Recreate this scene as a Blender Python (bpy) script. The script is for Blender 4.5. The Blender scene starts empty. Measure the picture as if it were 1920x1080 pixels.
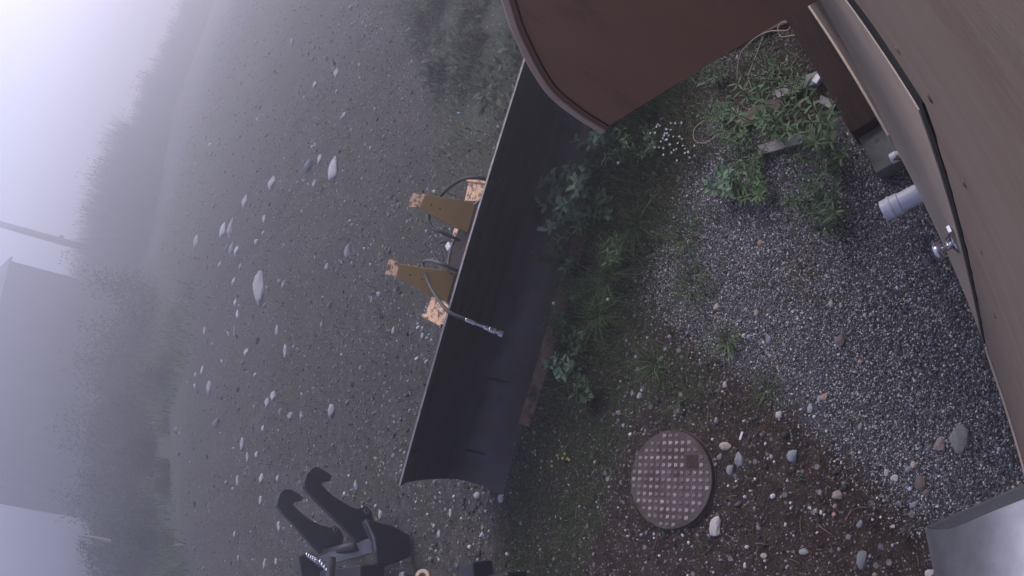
import bpy, math, random
import numpy as np
from mathutils import Vector, Matrix, noise
random.seed(7); rng = np.random.default_rng(7)
S = bpy.context.scene; COL = S.collection
R = math.radians
# ------------------------------------------------------------------ camera (wide barrel lens, mounted on its side)
H = 3.2
cd = bpy.data.cameras.new('camera'); cam = bpy.data.objects.new('camera', cd); COL.objects.link(cam); S.camera = cam
cd.type = 'PANO'; cd.sensor_fit = 'HORIZONTAL'; cd.sensor_width = 36.0; cd.sensor_height = 20.25
cd.clip_start = 0.02; cd.clip_end = 2000
cd.panorama_type = 'FISHEYE_LENS_POLYNOMIAL'; cd.fisheye_fov = R(200)
cd.fisheye_polynomial_k0 = 0; cd.fisheye_polynomial_k1 = -1 / (1170 / 1920 * 36.0)
cd.fisheye_polynomial_k2 = 0; cd.fisheye_polynomial_k3 = 0; cd.fisheye_polynomial_k4 = 0
right = Vector((-0.11580328, -0.64707739, -0.75357843)); up = Vector((0.87539439, -0.42497548, 0.23039205)); fwd = Vector((0.46933384, 0.63299818, -0.61566148))
cam.matrix_world = Matrix(((right.x, up.x, -fwd.x, 0), (right.y, up.y, -fwd.y, 0), (right.z, up.z, -fwd.z, H), (0, 0, 0, 1)))
# ------------------------------------------------------------------ sky, sun, exposure
SUN_EL, SUN_AZ = 44.0, 78.0          # azimuth measured from +Y towards +X
w = bpy.data.worlds.new('World'); S.world = w; w.use_nodes = True
nt = w.node_tree; nt.nodes.clear()
sky = nt.nodes.new('ShaderNodeTexSky'); sky.sky_type = 'NISHITA'; sky.sun_disc = False
sky.sun_elevation = R(SUN_EL); sky.sun_rotation = R(SUN_AZ); sky.air_density = 1.0; sky.dust_density = 2.5; sky.ozone_density = 1.5
mx = nt.nodes.new('ShaderNodeMix'); mx.data_type = 'RGBA'; mx.blend_type = 'MULTIPLY'; mx.inputs[0].default_value = 1.0
mx.inputs[7].default_value = (0.985, 0.95, 1.17, 1)
bg = nt.nodes.new('ShaderNodeBackground'); bg.inputs[1].default_value = 0.08
out = nt.nodes.new('ShaderNodeOutputWorld')
nt.links.new(sky.outputs[0], mx.inputs[6]); nt.links.new(mx.outputs[2], bg.inputs[0]); nt.links.new(bg.outputs[0], out.inputs[0])
sl = bpy.data.lights.new('sun', 'SUN'); sl.energy = 1.5; sl.angle = R(35); sl.color = (1.0, 0.965, 0.99)
so = bpy.data.objects.new('sun', sl); COL.objects.link(so)
sdir = Vector((math.sin(R(SUN_AZ)) * math.cos(R(SUN_EL)), math.cos(R(SUN_AZ)) * math.cos(R(SUN_EL)), math.sin(R(SUN_EL))))
so.rotation_euler = sdir.to_track_quat('Z', 'Y').to_euler(); so.location = (0, 0, 30)
S.view_settings.view_transform = 'Standard'; S.view_settings.look = 'None'; S.view_settings.gamma = 1.0
S.view_settings.exposure = 0.98
S.cycles.volume_bounces = 1; S.cycles.max_bounces = 5; S.cycles.use_denoising = True
FOG = 0.028
# ------------------------------------------------------------------ materials
def mat(name, c1, c2, scale=6.0, rough=0.7, metal=0.0, bump=0.25, bscale=60.0, c3=None, c3scale=14.0, c3pos=0.6, spec=0.4, stretch=None, c3w=0.06, rnd=0.0, trans=0.0, rot=0.0):
    m = bpy.data.materials.new(name); m.use_nodes = True
    N = m.node_tree.nodes; L = m.node_tree.links; N.clear()
    o = N.new('ShaderNodeOutputMaterial'); b = N.new('ShaderNodeBsdfPrincipled'); L.new(b.outputs[0], o.inputs[0])
    tc = N.new('ShaderNodeTexCoord'); vec = tc.outputs['Object']
    if rot:
        m0 = N.new('ShaderNodeMapping'); m0.inputs['Rotation'].default_value = (0, 0, rot); L.new(vec, m0.inputs[0]); vec = m0.outputs[0]
    if stretch:
        mp = N.new('ShaderNodeMapping'); mp.inputs['Scale'].default_value = stretch; L.new(vec, mp.inputs[0]); vec = mp.outputs[0]
    n1 = N.new('ShaderNodeTexNoise'); n1.inputs['Scale'].default_value = scale; n1.inputs['Detail'].default_value = 6; n1.inputs['Roughness'].default_value = 0.65; L.new(vec, n1.inputs['Vector'])
    rp = N.new('ShaderNodeValToRGB'); rp.color_ramp.elements[0].position = 0.32; rp.color_ramp.elements[1].position = 0.68
    rp.color_ramp.elements[0].color = (*c1, 1); rp.color_ramp.elements[1].color = (*c2, 1); L.new(n1.outputs[0], rp.inputs[0])
    col = rp.outputs[0]
    if c3:
        n3 = N.new('ShaderNodeTexNoise'); n3.inputs['Scale'].default_value = c3scale; n3.inputs['Detail'].default_value = 7; n3.inputs['Roughness'].default_value = 0.7; L.new(vec, n3.inputs['Vector'])
        r3 = N.new('ShaderNodeValToRGB'); r3.color_ramp.elements[0].position = c3pos - c3w; r3.color_ramp.elements[1].position = c3pos + c3w; L.new(n3.outputs[0], r3.inputs[0])
        mm = N.new('ShaderNodeMix'); mm.data_type = 'RGBA'; L.new(r3.outputs[0], mm.inputs[0]); L.new(col, mm.inputs[6]); mm.inputs[7].default_value = (*c3, 1); col = mm.outputs[2]
    if rnd:
        oi = N.new('ShaderNodeObjectInfo'); mr = N.new('ShaderNodeMapRange'); mr.inputs[3].default_value = 1 - rnd; mr.inputs[4].default_value = 1 + rnd; L.new(oi.outputs['Random'], mr.inputs[0])
        hs = N.new('ShaderNodeHueSaturation'); L.new(mr.outputs[0], hs.inputs['Value']); L.new(col, hs.inputs['Color']); col = hs.outputs[0]
    L.new(col, b.inputs['Base Color']); b.inputs['Roughness'].default_value = rough; b.inputs['Metallic'].default_value = metal; b.inputs['Specular IOR Level'].default_value = spec
    if bump:
        nb = N.new('ShaderNodeTexNoise'); nb.inputs['Scale'].default_value = bscale; nb.inputs['Detail'].default_value = 5; L.new(vec, nb.inputs['Vector'])
        bp = N.new('ShaderNodeBump'); bp.inputs['Strength'].default_value = bump; bp.inputs['Distance'].default_value = 0.01; L.new(nb.outputs[0], bp.inputs['Height']); L.new(bp.outputs[0], b.inputs['Normal'])
    if trans:
        tr = N.new('ShaderNodeBsdfTranslucent'); L.new(col, tr.inputs[0]); ms = N.new('ShaderNodeMixShader'); ms.inputs[0].default_value = trans
        L.new(b.outputs[0], ms.inputs[1]); L.new(tr.outputs[0], ms.inputs[2]); L.new(ms.outputs[0], o.inputs[0])
    return m
def attr_mat(name, rough=0.8, bump=0.0, trans=0.0, spec=0.3):
    m = bpy.data.materials.new(name); m.use_nodes = True; N = m.node_tree.nodes; L = m.node_tree.links
    b = N['Principled BSDF']; a = N.new('ShaderNodeAttribute'); a.attribute_name = 'tone'; b.inputs['Roughness'].default_value = rough; b.inputs['Specular IOR Level'].default_value = spec
    if bump:
        tc = N.new('ShaderNodeTexCoord'); nb = N.new('ShaderNodeTexNoise'); nb.inputs['Scale'].default_value = 250; L.new(tc.outputs['Object'], nb.inputs['Vector'])
        mr = N.new('ShaderNodeMapRange'); mr.inputs[1].default_value = .3; mr.inputs[2].default_value = .7; mr.inputs[3].default_value = .6; mr.inputs[4].default_value = 1.3; L.new(nb.outputs[0], mr.inputs[0])
        hs = N.new('ShaderNodeHueSaturation'); L.new(a.outputs['Color'], hs.inputs['Color']); L.new(mr.outputs[0], hs.inputs['Value']); L.new(hs.outputs[0], b.inputs['Base Color'])
    else: L.new(a.outputs['Color'], b.inputs['Base Color'])
    if trans:
        o = N['Material Output']; tr = N.new('ShaderNodeBsdfTranslucent'); L.new(a.outputs['Color'], tr.inputs[0]); ms = N.new('ShaderNodeMixShader'); ms.inputs[0].default_value = trans
        L.new(b.outputs[0], ms.inputs[1]); L.new(tr.outputs[0], ms.inputs[2]); L.new(ms.outputs[0], o.inputs[0])
    return m
# ------------------------------------------------------------------ mesh helpers
class MB:
    def __init__(s): s.v = []; s.f = []
    def add(s, v, f):
        o = len(s.v); s.v += [tuple(p) for p in v]; s.f += [tuple(i + o for i in q) for q in f]; return s
    def box(s, c, d, rot=None):
        c = Vector(c); P = []
        for z in (-1, 1):
            for y in (-1, 1):
                for x in (-1, 1):
                    p = Vector((x * d[0] / 2, y * d[1] / 2, z * d[2] / 2))
                    if rot is not None: p = rot @ p
                    P.append(c + p)
        return s.add(P, [(0, 2, 3, 1), (4, 5, 7, 6), (0, 1, 5, 4), (2, 6, 7, 3), (0, 4, 6, 2), (1, 3, 7, 5)])
    def prism(s, poly, vec):
        n = len(poly); a = [Vector(p) for p in poly]; b = [p + Vector(vec) for p in a]
        return s.add(a + b, [tuple(range(n))[::-1], tuple(range(n, 2 * n))] + [(i, (i + 1) % n, (i + 1) % n + n, i + n) for i in range(n)])
    def tube(s, pts, r, n=8, cap=True):
        P = [Vector(p) for p in pts]; rs = r if isinstance(r, (list, tuple)) else [r] * len(P)
        t0 = (P[1] - P[0]).normalized(); ref = Vector((0, 0, 1)) if abs(t0.z) < 0.9 else Vector((1, 0, 0)); a = t0.cross(ref).normalized()
        V = []; F = []
        for i, p in enumerate(P):
            t = (P[min(i + 1, len(P) - 1)] - P[max(i - 1, 0)]).normalized(); a = (a - t * a.dot(t)).normalized(); b = t.cross(a)
            for k in range(n):
                q = 2 * math.pi * k / n; V.append(p + (a * math.cos(q) + b * math.sin(q)) * rs[i])
        for i in range(len(P) - 1):
            for k in range(n): F.append((i * n + k, i * n + (k + 1) % n, (i + 1) * n + (k + 1) % n, (i + 1) * n + k))
        if cap: F.append(tuple(range(n))[::-1]); F.append(tuple((len(P) - 1) * n + k for k in range(n)))
        return s.add(V, F)
    def lathe(s, prof, o, ax, n=24):
        ax = Vector(ax).normalized(); ref = Vector((0, 0, 1)) if abs(ax.z) < .9 else Vector((1, 0, 0)); a = ax.cross(ref).normalized(); b = ax.cross(a); o = Vector(o)
        V = [o + ax * h + (a * math.cos(2 * math.pi * k / n) + b * math.sin(2 * math.pi * k / n)) * r for r, h in prof for k in range(n)]
        F = [(i * n + k, i * n + (k + 1) % n, (i + 1) * n + (k + 1) % n, (i + 1) * n + k) for i in range(len(prof) - 1) for k in range(n)]
        return s.add(V, F)
    def build(s, name, m, parent=None, smooth=False, bevel=0.0, seg=2):
        me = bpy.data.meshes.new(name); me.from_pydata(s.v, [], s.f); me.update()
        return link(name, me, m, parent, smooth, bevel, seg)
def link(name, me, m, parent=None, smooth=False, bevel=0.0, seg=2):
    if m is not None and not me.materials: me.materials.append(m)
    if smooth:
        me.polygons.foreach_set('use_smooth', [True] * len(me.polygons))
    o = bpy.data.objects.new(name, me); COL.objects.link(o)
    if parent: o.parent = parent
    if bevel:
        b = o.modifiers.new('edge', 'BEVEL'); b.width = bevel; b.segments = seg; b.limit_method = 'ANGLE'; b.angle_limit = R(35)
    return o
def tag(o, label=None, cat=None, group=None, kind=None):
    for k, x in (('label', label), ('category', cat), ('group', group), ('kind', kind)):
        if x: o[k] = x
    return o
def thing(name, loc, label, cat, group=None, rz=0.0):
    o = bpy.data.objects.new(name, None); COL.objects.link(o); o.location = loc; o.rotation_euler = (0, 0, rz); o.empty_display_size = 0.1
    return tag(o, label, cat, group)
def copy_tree(o, parent=None):
    c = o.copy(); COL.objects.link(c); c.parent = parent
    for ch in list(o.children): copy_tree(ch, c)
    return c
def smooth_path(pts, n=6):
    P = [Vector(p) for p in pts]; P = [P[0] * 2 - P[1]] + P + [P[-1] * 2 - P[-2]]; o = []
    for i in range(1, len(P) - 2):
        for k in range(n):
            t = k / n; a, b, c, d = P[i - 1], P[i], P[i + 1], P[i + 2]
            o.append(0.5 * ((2 * b) + (c - a) * t + (2 * a - 5 * b + 4 * c - d) * t * t + (3 * b - a - 3 * c + d) * t ** 3))
    o.append(P[-2]); return o
def soup(name, V, F, cols, m, **kw):          # one mesh from numpy: V (n,3), F (m,k), cols (n,3) point colours
    me = bpy.data.meshes.new(name); V = np.ascontiguousarray(V, np.float32); F = np.ascontiguousarray(F, np.int32); k = F.shape[1]
    me.vertices.add(len(V)); me.vertices.foreach_set('co', V.ravel())
    me.loops.add(F.size); me.loops.foreach_set('vertex_index', F.ravel())
    me.polygons.add(len(F)); me.polygons.foreach_set('loop_start', np.arange(0, F.size, k, dtype=np.int32)); me.polygons.foreach_set('loop_total', np.full(len(F), k, np.int32))
    a = me.attributes.new('tone', 'FLOAT_COLOR', 'POINT'); a.data.foreach_set('color', np.c_[cols, np.ones(len(cols))].astype(np.float32).ravel())
    me.update(calc_edges=True); me.validate(); return link(name, me, m, **kw)
def gz(x, y):                                  # height of the ground
    r = np.hypot(x, y); s = np.clip((r - 9) / 25, 0, 1)
    return (0.010 * np.sin(1.7 * x + .6 * y) * np.sin(1.3 * y - .4 * x + 1) + 0.006 * np.sin(4.1 * x + 2 * y + .5) * np.sin(3.7 * y - 1.1 * x)
            + s * 0.22 * np.sin(.22 * x + .1 * y) * np.sin(.19 * y - .07 * x))
def g1(x, y): return float(gz(np.float64(x), np.float64(y)))
# ------------------------------------------------------------------ materials of the place
def ground_mat():
    m = bpy.data.materials.new('ground'); m.use_nodes = True; N = m.node_tree.nodes; L = m.node_tree.links; b = N['Principled BSDF']
    tc = N.new('ShaderNodeTexCoord'); P = tc.outputs['Object']; at = N.new('ShaderNodeAttribute'); at.attribute_name = 'tone'
    sp = N.new('ShaderNodeSeparateColor'); L.new(at.outputs['Color'], sp.inputs[0])
    def noi(s, d=6, r=.65):
        n = N.new('ShaderNodeTexNoise'); n.inputs['Scale'].default_value = s; n.inputs['Detail'].default_value = d; n.inputs['Roughness'].default_value = r; L.new(P, n.inputs['Vector']); return n.outputs[0]
    def ramp(x, *st):
        r = N.new('ShaderNodeValToRGB'); e = r.color_ramp.elements
        while len(e) < len(st): e.new(0.5)
        for i, (p, c) in enumerate(st): e[i].position = p; e[i].color = (*c, 1)
        L.new(x, r.inputs[0]); return r.outputs[0]
    def mix(f, a, c, t='MIX'):
        q = N.new('ShaderNodeMix'); q.data_type = 'RGBA'; q.blend_type = t
        for i, x in ((0, f), (6, a), (7, c)):
            if isinstance(x, (int, float)): q.inputs[i].default_value = x
            elif isinstance(x, tuple): q.inputs[i].default_value = (*x, 1)
            else: L.new(x, q.inputs[i])
        return q.outputs[2]
    def mth(op, a, c):
        q = N.new('ShaderNodeMath'); q.operation = op
        for i, x in ((0, a), (1, c)):
            if isinstance(x, (int, float)): q.inputs[i].default_value = x
            else: L.new(x, q.inputs[i])
        return q.outputs[0]
    fine = noi(70, 8, .75); mid = noi(9, 8, .7); big = noi(.9, 5, .6)
    gr = mth('ADD', mth('MULTIPLY', mid, .55), mth('MULTIPLY', noi(34, 8, .8), .45))
    yard = ramp(gr, (.36, (.024, .021, .020)), (.50, (.066, .060, .056)), (.64, (.165, .152, .148)))
    yard = mix(ramp(big, (.40, (0, 0, 0)), (.60, (.85, .85, .85))), yard, (.052, .055, .030))
    yard = mix(ramp(noi(3.2, 6, .7), (.46, (0, 0, 0)), (.64, (.8, .8, .8))), yard, ramp(fine, (.35, (.022, .023, .015)), (.65, (.062, .064, .038))))
    mps = N.new('ShaderNodeMapping'); mps.inputs['Scale'].default_value = (1.5, .12, 1); L.new(P, mps.inputs[0]); ns = N.new('ShaderNodeTexNoise'); ns.inputs['Scale'].default_value = 1.0; ns.inputs['Detail'].default_value = 5; L.new(mps.outputs[0], ns.inputs['Vector'])
    yard = mix(ramp(ns.outputs[0], (.42, (0, 0, 0)), (.60, (.75, .75, .75))), yard, ramp(mid, (.3, (.026, .023, .021)), (.7, (.082, .074, .070))))
    sx = N.new('ShaderNodeSeparateXYZ'); L.new(P, sx.inputs[0])
    xs = mth('ADD', sx.outputs[0], mth('ADD', mth('MULTIPLY', mth('SINE', mth('MULTIPLY', sx.outputs[1], .22), 0), .5), mth('MULTIPLY', mth('SUBTRACT', big, .5), .9)))
    for c_ in (7.4, 9.2, 12.6, 14.4):
        tr = ramp(mth('ABSOLUTE', mth('SUBTRACT', xs, c_), 0), (.10, (.8, .8, .8)), (.30, (0, 0, 0)))
        yard = mix(mth('MULTIPLY', tr, ramp(mid, (.4, (.25, .25, .25)), (.6, (1, 1, 1)))), yard, (.030, .027, .026))
    dirt = ramp(mid, (.30, (.018, .011, .009)), (.52, (.044, .028, .022)), (.74, (.088, .060, .047)))
    moss = ramp(noi(22, 7, .7), (.32, (.020, .019, .013)), (.52, (.044, .046, .024)), (.7, (.070, .085, .036)))
    grav = ramp(fine, (.35, (.032, .030, .032)), (.6, (.11, .105, .11)))
    grass = ramp(noi(2.4, 8, .7), (.3, (.040, .048, .034)), (.55, (.075, .085, .058)), (.75, (.12, .115, .085)))
    road = ramp(mid, (.3, (.05, .054, .066)), (.7, (.09, .094, .11)))
    def edge(ch, amt=.5): return ramp(mth('ADD', ch, mth('MULTIPLY', mth('SUBTRACT', mid, .5), amt)), (.38, (0, 0, 0)), (.62, (1, 1, 1)))
    c = mix(edge(sp.outputs[0], .9), dirt, grav)
    c = mix(edge(sp.outputs[1], 1.1), c, moss)
    a2 = N.new('ShaderNodeAttribute'); a2.attribute_name = 'far'; s2 = N.new('ShaderNodeSeparateColor'); L.new(a2.outputs['Color'], s2.inputs[0])
    c = mix(edge(sp.outputs[2], .6), c, yard)
    c = mix(edge(s2.outputs[0], .8), c, grass)
    c = mix(edge(s2.outputs[1], .25), c, road)
    # small embedded chips too fine to be single stones
    for sc, th, col in ((22, .90, (.34, .33, .34)), (55, .80, (.30, .29, .30)), (120, .74, (.22, .20, .20))):
        vo = N.new('ShaderNodeTexVoronoi'); vo.inputs['Scale'].default_value = sc; L.new(P, vo.inputs['Vector'])
        sv = N.new('ShaderNodeSeparateColor'); L.new(vo.outputs['Color'], sv.inputs[0])
        near = ramp(vo.outputs['Distance'], (.28, (1, 1, 1)), (.42, (0, 0, 0)))
        on = mth('MULTIPLY', mth('GREATER_THAN', sv.outputs[0], th), near)
        c = mix(on, c, mix(sv.outputs[1], tuple(x * .45 for x in col), col))
    L.new(c, b.inputs['Base Color']); b.inputs['Roughness'].default_value = .9; b.inputs['Specular IOR Level'].default_value = .2
    h = mth('ADD', mth('MULTIPLY', fine, .5), mid)
    bp = N.new('ShaderNodeBump'); bp.inputs['Strength'].default_value = .9; bp.inputs['Distance'].default_value = .03; L.new(h, bp.inputs['Height']); L.new(bp.outputs[0], b.inputs['Normal'])
    return m
def blade_mat():
    m = mat('worn_steel_sky_sheen', (.011, .011, .014), (.024, .023, .028), 2.2, .45, .3, bump=.16, bscale=14, c3=(.060, .058, .068), c3scale=2.6, c3pos=.60, c3w=.13, rot=.616, stretch=(.55, 3, 3), spec=.5)
    N = m.node_tree.nodes; L = m.node_tree.links; b = N['Principled BSDF']; src = b.inputs['Base Color'].links[0].from_socket
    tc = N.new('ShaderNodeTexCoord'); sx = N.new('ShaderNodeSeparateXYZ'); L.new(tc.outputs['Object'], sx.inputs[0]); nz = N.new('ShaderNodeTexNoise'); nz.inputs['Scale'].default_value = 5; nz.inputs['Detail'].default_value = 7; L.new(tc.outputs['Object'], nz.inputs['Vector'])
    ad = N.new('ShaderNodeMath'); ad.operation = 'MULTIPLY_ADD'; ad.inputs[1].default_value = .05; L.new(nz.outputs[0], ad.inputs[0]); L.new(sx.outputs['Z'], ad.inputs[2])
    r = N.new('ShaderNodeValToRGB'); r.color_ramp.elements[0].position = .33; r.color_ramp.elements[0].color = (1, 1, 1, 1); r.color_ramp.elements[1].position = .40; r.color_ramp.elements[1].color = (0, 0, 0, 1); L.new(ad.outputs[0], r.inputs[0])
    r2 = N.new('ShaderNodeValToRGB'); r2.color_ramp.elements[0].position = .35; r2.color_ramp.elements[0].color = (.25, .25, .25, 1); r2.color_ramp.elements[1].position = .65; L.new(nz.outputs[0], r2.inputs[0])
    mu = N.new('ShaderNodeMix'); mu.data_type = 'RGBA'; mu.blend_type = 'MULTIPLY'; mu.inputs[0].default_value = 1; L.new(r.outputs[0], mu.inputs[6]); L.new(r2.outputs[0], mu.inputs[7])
    mc = N.new('ShaderNodeMix'); mc.data_type = 'RGBA'; L.new(mu.outputs[2], mc.inputs[0]); L.new(src, mc.inputs[6]); mc.inputs[7].default_value = (.075, .072, .09, 1);  # paler bluish lower zone: worn steel, with the sky's reflection put into its colour
    rz_ = N.new('ShaderNodeMapRange'); rz_.inputs[1].default_value = .02; rz_.inputs[2].default_value = .42; rz_.inputs[3].default_value = .62; rz_.inputs[4].default_value = .34; L.new(sx.outputs['Z'], rz_.inputs[0])
    n4 = N.new('ShaderNodeTexNoise'); n4.inputs['Scale'].default_value = 7; n4.inputs['Detail'].default_value = 8; n4.inputs['Roughness'].default_value = .75; L.new(tc.outputs['Object'], n4.inputs['Vector'])
    lt = N.new('ShaderNodeMath'); lt.operation = 'SUBTRACT'; L.new(rz_.outputs[0], lt.inputs[0]); L.new(n4.outputs[0], lt.inputs[1]); r5 = N.new('ShaderNodeValToRGB'); r5.color_ramp.elements[0].position = .0; r5.color_ramp.elements[1].position = .12; r5.color_ramp.elements[1].color = (.8, .8, .8, 1); L.new(lt.outputs[0], r5.inputs[0])
    md = N.new('ShaderNodeMix'); md.data_type = 'RGBA'; L.new(r5.outputs[0], md.inputs[0]); L.new(mc.outputs[2], md.inputs[6]); md.inputs[7].default_value = (.075, .055, .044, 1); L.new(md.outputs[2], b.inputs['Base Color'])
    return m
TAN = mat('tan_paint', (.27, .205, .16), (.32, .243, .19), 3, .55, bump=.10, bscale=30, stretch=(1, 6, 6), c3=(.215, .148, .114), c3scale=1.6, c3pos=.62, c3w=.12)
TAN2 = mat('tan_trim', (.47, .375, .295), (.54, .43, .335), 5, .5, bump=.08, c3=(.26, .19, .13), c3scale=9, c3pos=.68, c3w=.03)
BROWN = mat('brown_sheet', (.325, .168, .104), (.375, .198, .122), 2.5, .5, bump=.06, bscale=70, c3=(.26, .135, .09), c3scale=6, c3pos=.62, c3w=.07, stretch=(1, 1, .35))
LIP = mat('brown_rim', (.58, .43, .34), (.66, .50, .40), 6, .45, bump=.05)
TIMBER = mat('dark_timber', (.024, .015, .013), (.048, .031, .026), 4, .95, spec=.1, bump=.5, bscale=40, stretch=(1, 9, 9))
GREYWOOD = mat('weathered_wood', (.22, .20, .19), (.38, .36, .35), 8, .85, bump=.5, bscale=50, stretch=(1, 10, 10), c3=(.10, .08, .07), c3scale=5, c3pos=.62)
BROWNWOOD = mat('brown_wood', (.085, .06, .045), (.15, .11, .085), 8, .85, bump=.5, bscale=50, stretch=(1, 10, 10))
CONC = mat('concrete', (.10, .105, .10), (.17, .17, .16), 9, .9, bump=.4, bscale=90, c3=(.06, .07, .05), c3scale=5, c3pos=.6)
PVC = mat('white_pvc', (.62, .62, .66), (.70, .70, .74), 5, .35, bump=.0, c3=(.42, .40, .38), c3scale=9, c3pos=.70)
STEEL = mat('bright_steel', (.55, .55, .58), (.65, .65, .68), 6, .22, 1.0, bump=.02)
GALV = mat('galvanised', (.42, .43, .48), (.56, .57, .63), 70, .40, 1.0, bump=.0, bscale=120)
CAPG = mat('dark_cap', (.045, .045, .047), (.06, .06, .062), 5, .6, bump=.1)
DARK = mat('dark_void', (.012, .011, .012), (.02, .018, .018), 5, .9, bump=0)
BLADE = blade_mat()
RUST = mat('rusty_edge', (.15, .088, .062), (.25, .155, .112), 12, .85, bump=.6, bscale=70, c3=(.035, .022, .018), c3scale=8, c3pos=.56)
MAROON = mat('dark_rust_frame', (.020, .010, .010), (.042, .020, .016), 9, .75, bump=.4, c3=(.14, .055, .022), c3scale=6, c3pos=.63, c3w=.05)
OCHRE = mat('ochre_paint', (.40, .24, .07), (.47, .285, .09), 5, .5, bump=.08, c3=(.12, .05, .025), c3scale=22, c3pos=.73, c3w=.02)
OCHRE_LIT = mat('chipped_ochre_lit', (.60, .37, .20), (.70, .46, .28), 7, .55, bump=.4, bscale=60, c3=(.13, .05, .03), c3scale=24, c3pos=.535, c3w=.03)  # chipped ochre paint on upward faces, skylight put into the paler colour
EDGE = mat('scraped_edge', (.20, .185, .19), (.34, .32, .33), 20, .5, .4, bump=.3, c3=(.30, .17, .10), c3scale=9, c3pos=.6)
RUBBER = mat('black_rubber', (.016, .016, .017), (.028, .028, .028), 14, .6, bump=.15)
GREYHOSE = mat('grey_hose', (.06, .06, .062), (.10, .10, .10), 20, .6, bump=.2)
BLACKP = mat('black_machine_paint', (.012, .012, .017), (.024, .024, .030), 5, .5, .1, bump=.1, c3=(.05, .047, .055), c3scale=6, c3pos=.64, c3w=.08)
GREYP = mat('worn_grey_steel', (.11, .11, .125), (.19, .19, .21), 8, .5, .3, bump=.15)
GOLD = mat('tan_ring', (.42, .29, .16), (.5, .36, .22), 8, .4, bump=.1)
IRON = mat('cast_iron', (.078, .058, .058), (.115, .086, .086), 18, .6, .2, bump=.35, bscale=110, c3=(.050, .032, .025), c3scale=9, c3pos=.53, c3w=.08)
STUD = mat('worn_stud', (.33, .27, .26), (.46, .39, .38), 60, .55, .2, bump=.3, bscale=150, c3=(.13, .10, .10), c3scale=45, c3pos=.50, rnd=.5)
STONE = {
    'p': mat('pale_stone', (.32, .32, .335), (.48, .475, .485), 9, .8, bump=.4, rnd=.22, c3=(.30, .28, .27), c3scale=22, c3pos=.62),
    'g': mat('grey_stone', (.17, .17, .18), (.27, .27, .28), 9, .8, bump=.4, rnd=.25, c3=(.36, .35, .35), c3scale=18, c3pos=.66),
    'b': mat('bluish_stone', (.20, .22, .27), (.33, .35, .40), 9, .8, bump=.4, rnd=.15),
    'w': mat('white_stone', (.50, .46, .44), (.66, .62, .60), 12, .8, bump=.5, rnd=.12, c3=(.33, .27, .24), c3scale=20, c3pos=.58),
    't': mat('tan_stone', (.36, .30, .25), (.50, .43, .36), 12, .8, bump=.4, rnd=.15),
    'o': mat('orange_stone', (.40, .23, .17), (.55, .34, .26), 12, .8, bump=.4, rnd=.15),
    'k': mat('pinkish_stone', (.27, .21, .19), (.40, .31, .28), 14, .8, bump=.5, rnd=.15),
    'n': mat('brown_stone', (.14, .11, .10), (.25, .20, .18), 14, .8, bump=.5, rnd=.2),
    'e': mat('greenish_stone', (.22, .23, .21), (.34, .34, .32), 10, .8, bump=.5, rnd=.1, c3=(.42, .41, .40), c3scale=9, c3pos=.6)}
LEAF = mat('leaf_green', (.064, .125, .045), (.112, .205, .075), 9, .5, bump=.15, rnd=.35, trans=.25)
LEAFB = mat('leaf_bluish', (.115, .20, .12), (.185, .295, .17), 9, .5, bump=.15, rnd=.3, trans=.25)
LEAFD = mat('leaf_dark', (.034, .072, .028), (.062, .115, .045), 9, .5, bump=.15, rnd=.3, trans=.2)
STEM = mat('reddish_stem', (.07, .04, .03), (.10, .06, .04), 9, .6)
PETAL = mat('white_petal', (.62, .60, .62), (.74, .72, .74), 20, .6, bump=0)
FLUFF = mat('seed_fluff', (.42, .41, .40), (.52, .51, .50), 40, .9, bump=.5)
YELLOW = mat('yellow_petal', (.42, .34, .05), (.55, .46, .12), 20, .6, bump=0)
TWINE = mat('pale_twine', (.34, .27, .20), (.44, .36, .28), 60, .8, bump=.3)
PEB = attr_mat('pebbles', .8, bump=1)
GRS = attr_mat('blades', .6, trans=.25)
FOL = attr_mat('foliage', .65, trans=.3)
WALLF = mat('far_siding', (.055, .058, .075), (.075, .078, .095), 2, .7, bump=0)
ROOFF = mat('far_roof', (.07, .07, .08), (.09, .09, .10), 2, .7, bump=0)
POLEM = mat('far_pole', (.045, .038, .033), (.07, .058, .05), 5, .9, bump=.3)
BARK = mat('grey_bark', (.07, .06, .05), (.13, .11, .095), 9, .9, bump=.5)
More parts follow.
